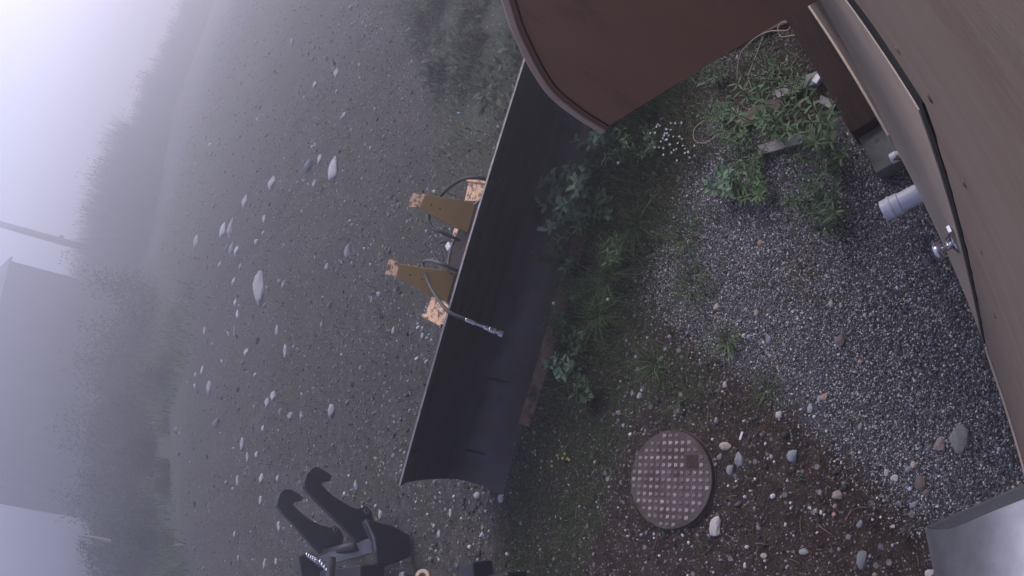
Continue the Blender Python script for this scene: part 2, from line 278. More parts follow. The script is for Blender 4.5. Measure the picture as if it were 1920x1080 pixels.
# ------------------------------------------------------------------ ground
def axis(lo, hi, c0, c1, d, n):
    core = np.arange(c0, c1, d); a = c0 - (np.geomspace(1, 1 + (c0 - lo), n) - 1)[1:][::-1]; b = c1 + (np.geomspace(1, 1 + (hi - c1), n) - 1)
    return np.r_[a, core, b]
gx = axis(-150, 150, -1.2, 5.0, .045, 45); gy = axis(-40, 190, -.3, 5.5, .045, 45)
GX, GY = np.meshgrid(gx, gy); GZ = gz(GX, GY)
nx, ny = len(gx), len(gy)
def sstep(a, b, x): t = np.clip((x - a) / (b - a), 0, 1); return t * t * (3 - 2 * t)
BA = np.array([.783, 3.683]); BU = np.array([.816, -.578]); BV = np.array([.578, .816])   # blade frame on the ground
def zones(x, y):
    yb = np.where(x < 1.75, .74 + .76 * x, 2.07 - .62 * (x - 1.75)); yb = np.where(x > 1.75, np.maximum(yb, .95), yb)
    grav = np.clip(.5 + (yb - y) / .45, 0, 1) * (.12 + .88 * sstep(2.75, 2.05, x + .25 * np.sin(y * 4)))
    bu = (x - BA[0]) * BU[0] + (y - BA[1]) * BU[1]; bv = (x - BA[0]) * BV[0] + (y - BA[1]) * BV[1]
    moss = sstep(-1.25, -.7, bv) * sstep(.15, -.1, bv) * sstep(-1.2, -.2, bu)
    moss = np.maximum(moss, .62 * sstep(.5, 1.3, bu) * sstep(-2.3, -1.2, bv) * sstep(.2, -.3, bv) * (1 - .8 * grav))
    yard = sstep(-.25, .25, bv); yard = np.maximum(yard, .7 * sstep(.1, -.6, bu) * sstep(-.7, .0, bv))
    r = np.hypot(x, y)
    far = sstep(10.5, 14.5, x * .62 + y * .55 - .18 * y * (x > 8)) * sstep(30, 10, x - y)
    far = np.maximum(far * .55, sstep(14.5, 16.5, y + .25 * np.sin(x * 1.3)) * sstep(9, 4.5, x - .25 * (y - 14)))
    weed = sstep(3.2, 4.4, x) * sstep(5.4, 3.6, y) * .62
    far = np.maximum(far, weed)
    road = .75 * sstep(20, 22, x - .02 * y) * sstep(27.5, 25.5, x - .02 * y) * sstep(5, 15, y)
    far = np.maximum(far, sstep(26.5, 28, x - .02 * y))
    return grav, moss, yard, far, road
ga, mo, ya, fa, ro = zones(GX, GY)
idx = np.arange(nx * ny).reshape(ny, nx)
F = np.stack([idx[:-1, :-1], idx[:-1, 1:], idx[1:, 1:], idx[1:, :-1]], -1).reshape(-1, 4)
ground = soup('ground', np.c_[GX.ravel(), GY.ravel(), GZ.ravel()], F, np.c_[ga.ravel(), mo.ravel(), ya.ravel()], ground_mat(), smooth=True)
a = ground.data.attributes.new('far', 'FLOAT_COLOR', 'POINT'); a.data.foreach_set('color', np.c_[fa.ravel(), ro.ravel(), fa.ravel() * 0, fa.ravel() * 0 + 1].astype(np.float32).ravel())
tag(ground, 'gravelly dirt yard with patches of moss and weeds', None, None, 'structure')
# loose pebbles
t_ = (1 + 5 ** .5) / 2
ICO = np.array([(-1, t_, 0), (1, t_, 0), (-1, -t_, 0), (1, -t_, 0), (0, -1, t_), (0, 1, t_), (0, -1, -t_), (0, 1, -t_), (t_, 0, -1), (t_, 0, 1), (-t_, 0, -1), (-t_, 0, 1)]) / math.hypot(1, t_)
ICF = np.array([(0, 11, 5), (0, 5, 1), (0, 1, 7), (0, 7, 10), (0, 10, 11), (1, 5, 9), (5, 11, 4), (11, 10, 2), (10, 7, 6), (7, 1, 8), (3, 9, 4), (3, 4, 2), (3, 2, 6), (3, 6, 8), (3, 8, 9), (4, 9, 5), (2, 4, 11), (6, 2, 10), (8, 6, 7), (9, 8, 1)])
def pebbles(name, x, y, r, tone, label):
    n = len(x); V = ICO[None] * (1 + rng.normal(0, .14, (n, 12, 1)))
    V = V * (np.stack([rng.uniform(.75, 1.35, n), rng.uniform(.7, 1.1, n), rng.uniform(.45, .8, n)], 1)[:, None] * r[:, None, None])
    q = rng.uniform(0, 6.28, n); t = rng.normal(0, .3, n); c, s = np.cos(q), np.sin(q)
    V[..., 2] += V[..., 0] * t[:, None]
    X = V[..., 0] * c[:, None] - V[..., 1] * s[:, None] + x[:, None]; Y = V[..., 0] * s[:, None] + V[..., 1] * c[:, None] + y[:, None]
    Z = V[..., 2] + (gz(x, y) + r * .22)[:, None]
    F = (ICF[None] + 12 * np.arange(n)[:, None, None]).reshape(-1, 3)
    o = soup(name, np.stack([X, Y, Z], -1).reshape(-1, 3), F, np.repeat(tone, 12, 0), PEB)
    return tag(o, label, 'gravel', None, 'stuff')
def tones(n, w=(.46, .36, .18), warm=.04):
    k = rng.choice(3, n, p=w); b = np.where(k == 0, rng.uniform(.02, .07, n), np.where(k == 1, rng.uniform(.11, .24, n), rng.uniform(.30, .62, n)))
    h = rng.normal(0, 1, (n, 1)) * np.array([[.09, .02, -.08]]) + np.array([[warm, 0, .01]])
    return np.clip(b[:, None] * (1 + h), .01, .8)
n = 180000; x = rng.uniform(-.7, 3.6, n); y = rng.uniform(.02, 2.4, n); g_ = zones(x, y)[0]
keep = rng.uniform(0, 1, n) < np.clip(g_ * 1.35 - .25 + .25 * np.sin(3.1 * x + 1.7 * y) * np.sin(2.3 * y - x * 1.1), 0, 1); x, y = x[keep], y[keep]
x, y = x[:94000], y[:94000]
pebbles('gravel', x, y, rng.gamma(4, .00068, len(x)) + .0018, tones(len(x), (.28, .50, .22)), 'grey pea gravel spread along the foot of the tan wall')
n = 15000; x = rng.uniform(-1.0, 3.6, n); y = rng.uniform(.3, 4.3, n); g_ = zones(x, y); keep = (rng.uniform(0, 1, n) < (1 - g_[0]) * (1 - .55 * g_[1])) & (np.hypot(x - .547, y - 2.127) > .31); x, y = x[keep], y[keep]
pebbles('pebbles', x, y, rng.gamma(2.2, .0022, len(x)) + .002, tones(len(x), (.58, .31, .11), .12), 'small pebbles scattered over the brown dirt around the manhole cover')
n = 16000; y = 2.4 + rng.gamma(2.0, 2.4, n); x = rng.uniform(-1, 11, n); g_ = zones(x, y); keep = (g_[2] > .4) & (g_[3] < rng.uniform(0, 1, n)) & (y < 16); x, y = x[keep], y[keep]
pebbles('pebbles', x, y, rng.gamma(1.6, .0048, len(x)) + .003, tones(len(x), (.24, .60, .16), .0), 'small stone chips strewn across the open yard behind the blade')
n = 2000; y = rng.uniform(4, 34, n); x = rng.uniform(0, 26, n); k = (np.hypot(x, y) > 10.5) & (y < 15 + 1.1 * x); x, y = x[k], y[k]
pebbles('pebbles', x, y, rng.gamma(2.0, .014, len(x)) + .008, tones(len(x), (.30, .58, .12), .0), 'scattered rubble stones fading into fog on the far yard')
class WB(MB):                                   # like MB, but points are given in world space and stored relative to a parent empty
    def __init__(s, off): super().__init__(); s.off = Vector(off)
    def build(s, *a, **k):
        s.v = [tuple(Vector(p) - s.off) for p in s.v]; return super().build(*a, **k)
# ------------------------------------------------------------------ equipment shelter (stands upright on ground that falls away)
LEAN = R(5); WO = Vector((0, .14, .30)); WA = Vector((0, -math.sin(LEAN), math.cos(LEAN))); WN = Vector((0, math.cos(LEAN), math.sin(LEAN)))
def w3(x, s, d=0.0): return WO + Vector((x, 0, 0)) + WA * s + WN * d
sh = thing('equipment_shelter', (1.7, -1.2, 0), 'tan painted equipment shelter wall with a plain door and chrome knob', 'building')
off = sh.location
def slab(poly, d0, d1, b=None):
    b = b or WB(off); return b.prism([w3(x, s, d0) for x, s in poly], WN * (d1 - d0))
rr = random.Random(3)
jag = [(.548 + rr.uniform(-.006, .007), s * .05) for s in range(1, 39)]
slab([(-1.6, -.01), (.545, -.01)] + jag + [(.548, 2.0)] + [(.62 + k * .06, 2.0 + rr.uniform(-.005, .005)) for k in range(0, 17)] + [(1.625, 2.0), (1.625, -.01), (5.2, -.01), (5.2, 2.98), (-1.6, 2.98)], -.14, 0).build('wall', TAN, sh)
b = WB(off); b.prism([w3(-1.6, -.01, -.1405), w3(5.2, -.01, -.1405), w3(5.2, 2.98, -.1405), w3(-1.6, 2.98, -.1405)], Vector((0, -2.4, 0))); b.build('back_room', DARK, sh)
b = WB(off); b.prism([w3(-1.66, 2.981, .02), w3(5.26, 2.981, .02), w3(5.26, 2.981, -2.55), w3(-1.66, 2.981, -2.55)], WA * .09); b.build('roof', BROWN, sh)
door = slab([(.597, .0), (1.606, .0), (1.606, 1.098), (.597, 1.098)], -.10, .006).build('door', TAN2, sh)
slab([(.597, 1.1015), (1.606, 1.1015), (1.606, 1.915), (.597, 1.915)], -.10, .006).build('door_panel', TAN2, door)
slab([(.56, 1.9155), (1.62, 1.9155), (1.62, 1.99), (.56, 1.99)], -.13, .003).build('gap_shade', DARK, door)  # dark strips laid in the door gaps to stand for their shade
slab([(.56, .0), (.5965, .0), (.5965, 1.915), (.56, 1.915)], -.13, .002).build('gap_shade', DARK, door)
slab([(1.6065, .0), (1.62, .0), (1.62, 1.915), (1.6065, 1.915)], -.13, .001).build('gap_shade', DARK, door)
for o in [c for c in door.children]: o.location = (0, 0, 0)
b = slab([(1.66, -.02), (5.2, -.02), (5.2, .085), (1.66, .085)], .0015, .016); b.build('base_board', TAN2, sh, bevel=.004)
b = slab([(-1.6, -.025), (.53, -.025), (.53, .02), (-1.6, .02)], .0015, .012); b.build('base_board', TAN2, sh, bevel=.003)
hk = Vector(w3(.665, 1.05, .006))
b = WB(off); b.lathe([(0, .001), (.033, .001), (.033, .006), (.024, .012), (.012, .016), (.012, .042), (.019, .046), (.029, .056), (.031, .066), (.026, .076), (.012, .081), (0, .082)], hk, WN, 24); b.build('knob', STEEL, door, smooth=True)
b = WB(off); b.box(w3(.655, 1.155, .012), (.022, .012, .09), Matrix.Rotation(-LEAN, 3, 'X') if False else None); b.tube(smooth_path([w3(.645, 1.12, .012), w3(.645, 1.10, .03), w3(.665, 1.10, .034), w3(.667, 1.13, .014)], 4), .004, 8); b.build('hasp', STEEL, door, bevel=.003)
for x, s in ((.60, 2.09), (.495, 2.094), (.43, 1.93), (.405, 1.66), (.36, 1.3), (1.1, 2.1), (.9, 2.22)):
    b = WB(off); b.lathe([(0, .003), (.005, .003), (.008, .0005)], w3(x, s, 0), WN, 10); b.build('screw', RUST, sh)
# floor frame under the shelter
b = WB(off); b.box((1.8, -.15, .235), (6.7, .42, .10)); b.build('floor_frame', TIMBER, sh)
# ------------------------------------------------------------------ vent hood
hp = [(.04, 1.462), (.207, 1.481), (1.03, 1.581), (1.027, 1.724), (1.004, 1.889), (.952, 2.022), (.881, 2.155), (.824, 2.244), (.70, 2.40), (.52, 2.55), (.30, 2.66), (-.03, 2.74)]
cur = [Vector((0, y, z)) for y, z in hp[2:]]; cur = smooth_path(cur, 4)
hood = thing('vent_hood', (1.65, .05, 1.46), 'brown sheet metal vent hood with curved rim projecting from the tan wall', 'vent hood')
off = hood.location; HL = 1.15
prof = [Vector((0, -.02, 1.452)), Vector((0, .207, 1.481))] + cur
for x in (1.65, 1.65 + HL - .006):
    WB(off).prism([Vector((x, p.y, p.z)) for p in prof], (.006, 0, 0)).build('side_panel', BROWN, hood)
b = WB(off); V = []; n = len(cur)
for x in (1.6562, 1.65 + HL - .0062):
    for p in cur: V.append((x, p.y, p.z))
    for i, p in enumerate(cur):
        t = (cur[min(i + 1, n - 1)] - cur[max(i - 1, 0)]).normalized(); V.append((x, p.y - t.z * .004, p.z + t.y * .004))
b.add(V, [(i, i + 1, 2 * n + i + 1, 2 * n + i) for i in range(n - 1)] + [(n + i, 3 * n + i, 3 * n + i + 1, n + i + 1) for i in range(n - 1)]); b.build('curved_sheet', BROWN, hood, smooth=True)
for x0, x1 in ((1.632, 1.6495), (1.65 + HL + .0005, 1.65 + HL + .018)):       # rolled rim round the curved edge
    b = WB(off); V = []; F = []
    for i, p in enumerate(cur):
        t = (cur[min(i + 1, n - 1)] - cur[max(i - 1, 0)]).normalized(); nv = Vector((0, t.z, -t.y))
        for x, k in ((x0, .012), (x0, -.012), (x1, -.012), (x1, .012)): q = p + nv * k; V.append((x, q.y, q.z))
    for i in range(n - 1):
        for k in range(4): F.append((i * 4 + k, i * 4 + (k + 1) % 4, i * 4 + 4 + (k + 1) % 4, i * 4 + 4 + k))
    F += [(0, 3, 2, 1), tuple(4 * n - 4 + k for k in range(4))]
    b.add(V, F); b.build('rim', LIP, hood, bevel=.004)
b = WB(off)                                     # folded seam just inside the rim
seam = [p + Vector((0, (cur[max(i - 1, 0)] - cur[min(i + 1, n - 1)]).normalized().z * .030, -(cur[max(i - 1, 0)] - cur[min(i + 1, n - 1)]).normalized().y * .030)) for i, p in enumerate(cur)]
b.tube([(1.6478, p.y, p.z) for p in seam], .0035, 6); b.build('seam', DARK, hood)
# ------------------------------------------------------------------ silver cylinder on the wall beside the camera
vp = thing('vent_pipe', (-.30, -.008, 2.88), 'shiny silver metal cylinder with dark grey end fixed to tan wall', 'pipe'); off = vp.location
V = []; nq = 72
for k in range(nq):
    q = 2 * math.pi * k / nq; dg = math.degrees(q); xe = -.0112 - .0022 * math.exp(-((dg - 42) / 16) ** 2)
    for xx, rq in ((xe, .0762), (xe, .0775), (-.62, .0775), (-.62, .07)): V.append((xx, -.008 + rq * math.cos(q), 2.88 + rq * math.sin(q)))
WB(off).add(V, [(4 * k + j, 4 * k + j + 1, 4 * ((k + 1) % nq) + j + 1, 4 * ((k + 1) % nq) + j) for k in range(nq) for j in range(3)]).build('cylinder', GALV, vp, smooth=False)
for p_ in vp.children[0].data.polygons: p_.use_smooth = abs(p_.normal.x) < .5
V = []
for k in range(nq):
    q = 2 * math.pi * k / nq; dg = math.degrees(q); t = min(max((dg - 12) / 66, 0), 1) if dg < 180 else min(max((372 - dg) / 66, 0), 1) * 0; t = t * t * (3 - 2 * t); xe = -.0106 + .0046 * t
    for xx, rq in ((-.02, .0758), (xe - .0008, .0758), (xe, .0748), (xe, .070), (xe - .003, .066), (xe - .004, .001)): V.append((xx, -.008 + rq * math.cos(q), 2.88 + rq * math.sin(q)))
WB(off).add(V, [(6 * k + j, 6 * k + j + 1, 6 * ((k + 1) % nq) + j + 1, 6 * ((k + 1) % nq) + j) for k in range(nq) for j in range(5)]).build('end_cap', CAPG, vp)
b = WB(off); b.box((-.4, -.075, 2.88), (.05, .05, .05)); b.build('bracket', GALV, vp, bevel=.004)
# ------------------------------------------------------------------ pipes, beam, block by the wall
pp = thing('drain_pipe', (1.39, .25, .19), 'white plastic drain pipe with ribbed collar sticking out below the door', 'pipe'); off = pp.location
ax = Vector((.06, .995, -.04))
WB(off).lathe([(.048, 0), (.050, .0), (.050, .30), (.055, .305), (.055, .345), (.0585, .35), (.0585, .362), (.055, .367), (.055, .405), (.050, .405), (.050, .30)], (1.385, -.04, .205), ax, 40).build('tube', PVC, pp, smooth=False)
WB(off).lathe([(0, 0), (.0495, 0)], Vector((1.385, -.04, .205)) + ax * .33, ax, 40).build('bore', DARK, pp)
sp_ = thing('drain_pipe', (1.63, .16, .2), 'short white capped pipe stub beside the concrete block', 'pipe'); off = sp_.location
WB(off).lathe([(.024, 0), (.024, .16), (.029, .162), (.029, .20), (.020, .205), (0, .205)], (1.63, .0, .21), (.05, 1, -.05), 20).build('tube', PVC, sp_)
b = WB(off); b.tube([(1.618, .155, .239), (1.612, .19, .232), (1.60, .15, .225)], .006, 6); b.build('rust_stain_strap', RUST, sp_)
bm = MB(); bm.box((3.45, .245, .085), (3.06, .185, .17)); o = bm.build('timber_beam', TIMBER, bevel=.008); tag(o, 'dark brown square timber beam lying along the foot of the wall', 'beam')
bm = MB(); bm.box((1.79, .19, .052), (.25, .26, .104)); o = bm.build('concrete_block', CONC, bevel=.008); tag(o, 'grey green concrete block at the end of the timber beam', 'block')
def plank(p, q, wd, th, m, label, z=.015, tilt=0):
    p, q = Vector((*p, 0)), Vector((*q, 0)); d = q - p; L_ = d.length; c = (p + q) / 2
    n_ = 7; V = []; F = []; r_ = random.Random(label)
    for i in range(n_ + 1):
        x = -L_ / 2 + L_ * i / n_; jw = wd / 2 * (1 + r_.uniform(-.06, .06)); e = r_.uniform(-.012, .012) if i in (0, n_) else 0
        for yy, zz in ((-jw, -th / 2), (jw, -th / 2), (jw, th / 2), (-jw, th / 2)): V.append((x + e * (1 if yy > 0 else -1), yy, zz + r_.uniform(-.001, .001)))
    for i in range(n_):
        for k in range(4): F.append((4 * i + k, 4 * i + (k + 1) % 4, 4 * i + 4 + (k + 1) % 4, 4 * i + 4 + k))
    F += [(0, 3, 2, 1), tuple(4 * n_ + k for k in range(4))]
    o = MB().add(V, F).build('plank', m, bevel=.002); o.location = (c.x, c.y, g1(c.x, c.y) + z); o.rotation_euler = (tilt, r_.uniform(-.04, .04), math.atan2(d.y, d.x))
    return tag(o, label, 'plank')
plank((2.26, .93), (2.14, .55), .07, .025, GREYWOOD, 'pale grey weathered plank lying half under leafy weeds', .03, .1)
plank((2.54, .98), (2.47, .62), .10, .03, BROWNWOOD, 'wide brown weathered board lying in weeds behind the pale plank', .025)
plank((2.56, .68), (2.46, .32), .09, .03, GREYWOOD, 'grey board touching the timber beam beside a white plastic scrap', .03, -.08)
plank((3.03, 1.15), (2.965, .94), .022, .012, GREYWOOD, 'thin grey wood sliver lying near the lower edge of the vent hood', .012)
plank((3.22, .92), (3.04, .33), .09, .03, BROWNWOOD, 'long brown board lying under the vent hood beside the beam', .025)
plank((2.33, .42), (2.22, .36), .05, .02, GREYWOOD, 'short pale wood offcut lying against the timber beam', .03)
b = MB(); b.box((2.435, .37, .07), (.045, .06, .03), Matrix.Rotation(.5, 3, 'Z')); b.box((2.46, .345, .062), (.05, .02, .02), Matrix.Rotation(1.1, 3, 'Z')); o = b.build('plastic_scrap', PVC, bevel=.006); tag(o, 'white plastic scrap on the end of the grey board', 'scrap')
def cord(pts, r, m, name, label, cat): o = MB().tube(smooth_path(pts, 8), r, 6).build(name, m, smooth=True); return tag(o, label, cat)
cord([(2.85, .86, .02), (2.93, .80, .05), (2.97, .72, .09), (2.99, .59, .10), (2.955, .48, .11), (2.90, .42, .12), (2.86, .36, .12), (2.90, .33, .12), (2.945, .37, .12), (2.93, .42, .11), (2.87, .43, .10), (2.83, .38, .10), (2.78, .32, .12)], .0045, TWINE, 'twine', 'pale twine looping over the ground between hood and beam', 'twine')
cord([(2.70, .80, .015), (2.80, .76, .05), (2.90, .62, .08), (3.0, .48, .12), (3.06, .36, .17)], .004, TWINE, 'twine', 'straight strand of pale twine crossing the looped one', 'twine')
cord([(2.72, 1.20, .02), (2.68, 1.28, .05), (2.60, 1.31, .05), (2.55, 1.26, .03), (2.54, 1.12, .02), (2.52, 1.02, .02)], .004, TWINE, 'twine', 'short curl of pale twine beside the white flowers', 'twine')
# ------------------------------------------------------------------ manhole cover
mh = thing('manhole_cover', (.547, 2.127, 0), 'round cast iron manhole cover with a grid of square studs', 'manhole cover')
MB().lathe([(.302, -.02), (.302, .030), (.298, .034), (0, .034)], (0, 0, 0), (0, 0, 1), 72).build('plate', IRON, mh)
MB().lathe([(.312, -.03), (.312, .004), (.3045, .004), (.3045, -.03)], (0, 0, 0), (0, 0, 1), 72).build('ring', IRON, mh)
er = Vector((-.962, .274, 0)); ec = Vector((-.268, -.963, 0)).normalized(); er = Vector((-ec.y, ec.x, 0)); er = er if er.x < 0 else -er
h_ = .0125; sb = MB(); k_ = .006
sb.add([(sx * h_, sy * h_, 0) for sx, sy in ((-1, -1), (1, -1), (1, 1), (-1, 1))] + [(sx * (h_ - .0015), sy * (h_ - .0015), .004) for sx, sy in ((-1, -1), (1, -1), (1, 1), (-1, 1))] + [(sx * k_, sy * k_, .004) for sx, sy in ((-1, -1), (1, -1), (1, 1), (-1, 1))] + [(sx * k_ * .8, sy * k_ * .8, .0015) for sx, sy in ((-1, -1), (1, -1), (1, 1), (-1, 1))],
       [(k, (k + 1) % 4, 4 + (k + 1) % 4, 4 + k) for k in range(4)] + [(4 + k, 4 + (k + 1) % 4, 8 + (k + 1) % 4, 8 + k) for k in range(4)] + [(8 + k, 8 + (k + 1) % 4, 12 + (k + 1) % 4, 12 + k) for k in range(4)] + [(12, 13, 14, 15)])
first = None; PT = .0452
for i in range(-6, 7):
    for j in range(-6, 7):
        p = er * (i * PT) + ec * (j * PT)
        if p.length > .283 or (i in (-3, -2) and j in (3, 4)): continue
        if first is None: first = sb.build('stud', STUD, mh); o = first
        else: o = bpy.data.objects.new('stud', first.data); COL.objects.link(o); o.parent = mh
        o.location = (p.x, p.y, .0341); o.rotation_euler = (0, 0, math.atan2(ec.y, ec.x) + rr.uniform(-.03, .03)); q_ = rr.uniform(.92, 1.06); o.scale = (q_, q_, rr.uniform(.7, 1.1))
p = er * (-2.5 * PT) + ec * (3.5 * PT); rz = Matrix.Rotation(math.atan2(ec.y, ec.x), 3, 'Z')
b = MB(); b.box((p.x, p.y, .0355), (.078, .078, .003), rz); b.build('pick_plate', MAROON, mh, bevel=.001)
# ------------------------------------------------------------------ snow plough blade
bl = thing('plough_blade', (BA[0], BA[1], 0), 'long black curved snow plough blade with ochre mounting ears behind it', 'plough blade'); off = bl.location
U3 = Vector((.816, -.578, 0)); V3 = Vector((.578, .816, 0)); A3 = Vector((BA[0], BA[1], 0))
def B(u, v, z): return A3 + U3 * u + V3 * v + Vector((0, 0, z))
pr = [(.095, .885), (.165, .80), (.215, .70), (.262, .56), (.296, .42), (.306, .30), (.292, .195), (.232, .106), (.130, .045), (.01, .004)]
pc = [(p.x, p.y) for p in smooth_path([Vector((a_, c_, 0)) for a_, c_ in pr], 4)]
BL = 3.75; NU = 40; TH = .014; n = len(pc)
nrm = []
for i in range(n):
    a_, c_ = pc[max(i - 1, 0)], pc[min(i + 1, n - 1)]; t = Vector((c_[0] - a_[0], c_[1] - a_[1])).normalized(); nrm.append((-t.y, t.x))
if nrm[n // 2][0] < 0: nrm = [(-x_, y_ * -1) for x_, y_ in nrm]
b = WB(off); V = []; F = []
for j in range(NU + 1):
    u_ = BL * j / NU; 
    for i, (v_, z_) in enumerate(pc): wob = .002 * math.sin(3.1 * u_ + 2 * z_); V.append(B(u_, v_ + wob, z_))
    for i, (v_, z_) in enumerate(pc): wob = .002 * math.sin(3.1 * u_ + 2 * z_); V.append(B(u_, v_ + wob + nrm[i][0] * TH, z_ + nrm[i][1] * TH))
for j in range(NU):
    o0, o1 = j * 2 * n, (j + 1) * 2 * n
    for i in range(n - 1):
        F.append((o0 + i, o0 + i + 1, o1 + i + 1, o1 + i)); F.append((o0 + n + i, o1 + n + i, o1 + n + i + 1, o0 + n + i + 1))
    F.append((o0, o1, o1 + n, o0 + n)); F.append((o0 + n - 1, o0 + 2 * n - 1, o1 + 2 * n - 1, o1 + n - 1))
for j in (0, NU):
    o0 = j * 2 * n
    for i in range(n - 1): F.append((o0 + i, o0 + n + i, o0 + n + i + 1, o0 + i + 1))
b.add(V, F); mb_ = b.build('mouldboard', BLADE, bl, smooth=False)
mb_.data.polygons.foreach_set('use_smooth', [True] * len(mb_.data.polygons)); es = mb_.modifiers.new('es', 'EDGE_SPLIT'); es.split_angle = R(40)
b = WB(off); b.prism([B(.0, .094, .8855), B(BL, .094, .8855), B(BL, .108, .8905), B(.0, .108, .8905)], (0, 0, .004)); b.build('top_edge', EDGE, bl)
ce = [(.014, .040), (-.070, .006), (-.078, .020), (.020, .058)]
b = WB(off); r_ = random.Random(5); V = []; F = []; NS = 24
for j in range(NS + 1):
    u_ = .60 + (3.72 - .60) * j / NS
    for k, (v_, z_) in enumerate(ce): V.append(B(u_, v_ + (r_.uniform(-.007, .007) if k in (1, 2) else 0), z_))
for j in range(NS):
    for k in range(4): F.append((4 * j + k, 4 * j + (k + 1) % 4, 4 * j + 4 + (k + 1) % 4, 4 * j + 4 + k))
F += [(0, 3, 2, 1), tuple(4 * NS + k for k in range(4))]
b.add(V, F); cut = b.build('cutting_edge', RUST, bl)
for k in range(10):
    b = WB(off); b.lathe([(0, .016), (.012, .016), (.016, .010), (.016, 0)], B(.75 + k * .31, -.028, .040), Vector((0, 0, 1)) - V3 * .42, 8); b.build('bolt', RUST, cut)
# back frame: rusty stiffener behind the top edge, ribs, lower beam
st = [(1.30, .13), (1.31, .30), (1.35, .40), (1.434, .47), (1.56, .483), (1.668, .512), (1.772, .515), (1.879, .482), (2.028, .428), (2.138, .307), (2.283, .20), (2.30, .13)]
b = WB(off); b.prism([B(u_, v_ + .0, .745) for u_, v_ in st], (0, 0, -.012)); b.build('stiffener_plate', MAROON, bl)
b = WB(off)
edge_ = [B(u_, v_ + .004, .751) for u_, v_ in st[1:-1]]
b.tube(smooth_path(edge_, 3), .007, 6); b.build('stiffener_lip', EDGE, bl)
for u_ in (.25, .85, 2.9, 3.5):
    b = WB(off); b.prism([B(u_, .13, .84), B(u_, .34, .60), B(u_, .40, .30), B(u_, .20, .06), B(u_, .29, .16), B(u_, .322, .30), B(u_, .29, .5), B(u_, .24, .68)], U3 * .012); b.build('rib', MAROON, bl)
b = WB(off); b.box(B(1.8, .42, .33), (1.5, .14, .14), Matrix.Rotation(math.atan2(U3.y, U3.x), 3, 'Z')); b.build('back_beam', MAROON, bl, bevel=.008)
# ochre ears
e1 = [(1.506, .577, 1.104), (1.411, .575, 1.099), (1.344, .44, .854), (1.325, .30, .60), (1.58, .30, .60), (1.558, .408, .797), (1.535, .47, .909)]
e2 = [(2.046, .56, 1.072), (1.94, .566, 1.083), (1.877, .432, .839), (1.855, .30, .60), (2.10, .30, .60), (2.082, .424, .825), (2.058, .514, .989)]
ev = V3 * .045 - Vector((0, 0, .015))
for e, top in ((e1, [(1.515, .603, 1.125), (1.506, .5765, 1.104), (1.411, .5745, 1.099), (1.408, .60, 1.12)]), (e2, [(2.040, .593, 1.105), (2.046, .5595, 1.072), (1.94, .5655, 1.083), (1.932, .597, 1.11)])):
    ear = WB(off).prism([B(*p) for p in e], ev).build('ear', OCHRE, bl, bevel=.004)
    for q_ in (.25, .62):
        lo_ = (B(*e[2]) + B(*e[6])) / 2; hi_ = (B(*e[0]) + B(*e[1])) / 2; c_ = lo_.lerp(hi_, q_) - V3 * .001
        WB(off).lathe([(0, .006), (.005, .006), (.007, .003), (.007, 0)], c_, (-V3 + Vector((0, 0, .55))).normalized(), 8).build('bolt', RUST, ear)
    t0, t1, t2, t3 = [B(*p) for p in top]
    cap = [t1, t2, t2 + (t3 - t2).normalized() * .085 + V3 * .02, t1 + (t0 - t1).normalized() * .085 + V3 * .02]
    WB(off).prism([p + V3 * .046 if False else p for p in cap], Vector((0, 0, -.02)) + V3 * .03).build('ear_tip', OCHRE_LIT, ear, bevel=.003)
for poly, sm_ in (([(1.33, .815), (1.31, .54), (1.27, .485), (1.147, .53), (1.165, .85), (1.212, .83)], 0), ([(2.30, .775), (2.286, .46), (2.211, .452), (2.137, .552), (2.133, .748)], 0), ([(1.908, .779), (1.891, .693), (1.81, .681), (1.806, .778)], 1)):
    pl = WB(off).prism([B(u_, v_, .62) for u_, v_ in poly], (0, 0, -.03 if sm_ else -.11)).build('mounting_pad', OCHRE_LIT, bl, bevel=.006)
    if not sm_:
        p0, p1 = (poly[3], poly[4]) if poly[0][0] < 2 else (poly[0], poly[1])
        WB(off).tube([B(*p0, .628), B(*p1, .628)], .014, 6).build('pad_rim', OCHRE_LIT, pl)
# linkage lump between the ears
b = WB(off); b.tube([B(1.62, .60, .62), B(1.80, .62, .66)], .035, 12); b.build('ram_end', MAROON, bl)
b = WB(off); b.box(B(1.74, .63, .70), (.07, .05, .04), Matrix.Rotation(.4, 3, 'Z')); b.build('pale_bracket', PVC, bl, bevel=.006)
b = WB(off); b.tube(smooth_path([B(1.78, .70, .70), B(1.74, .72, .74), B(1.68, .62, .76), B(1.62, .54, .77)], 5), .008, 6); b.build('thin_hose', RUBBER, bl)
b = WB(off); b.tube(smooth_path([B(1.545, .36, .78), B(1.60, .50, .82), B(1.64, .64, .80)], 5), .010, 8); b.tube([B(1.635, .62, .80), B(1.65, .67, .80)], .013, 8); b.build('thin_hose', RUBBER, bl)
b = WB(off); b.tube(smooth_path([B(2.232, .12, .80), B(2.23, .16, .93), B(2.20, .34, .95), B(2.11, .53, .94), B(1.98, .625, .95), B(1.885, .62, .95), B(1.825, .535, .94), B(1.81, .44, .92), B(1.79, .35, .80)], 6), .0125, 10); b.build('hose', RUBBER, bl, smooth=True)
b = WB(off); b.tube(smooth_path([B(1.575, .30, .78), B(1.59, .34, .90), B(1.59, .50, .92), B(1.56, .572, .92), B(1.502, .502, .925), B(1.407, .343, .93), B(1.325, .16, .925), B(1.285, .05, .90), B(1.276, -.005, .85), B(1.272, -.02, .82)], 6), .0125, 10); h2 = b.build('hose', GREYHOSE, bl, smooth=True)
c0 = B(1.272, -.02, .82); c1 = B(1.247, -.165, .62); d_ = (c1 - c0).normalized()
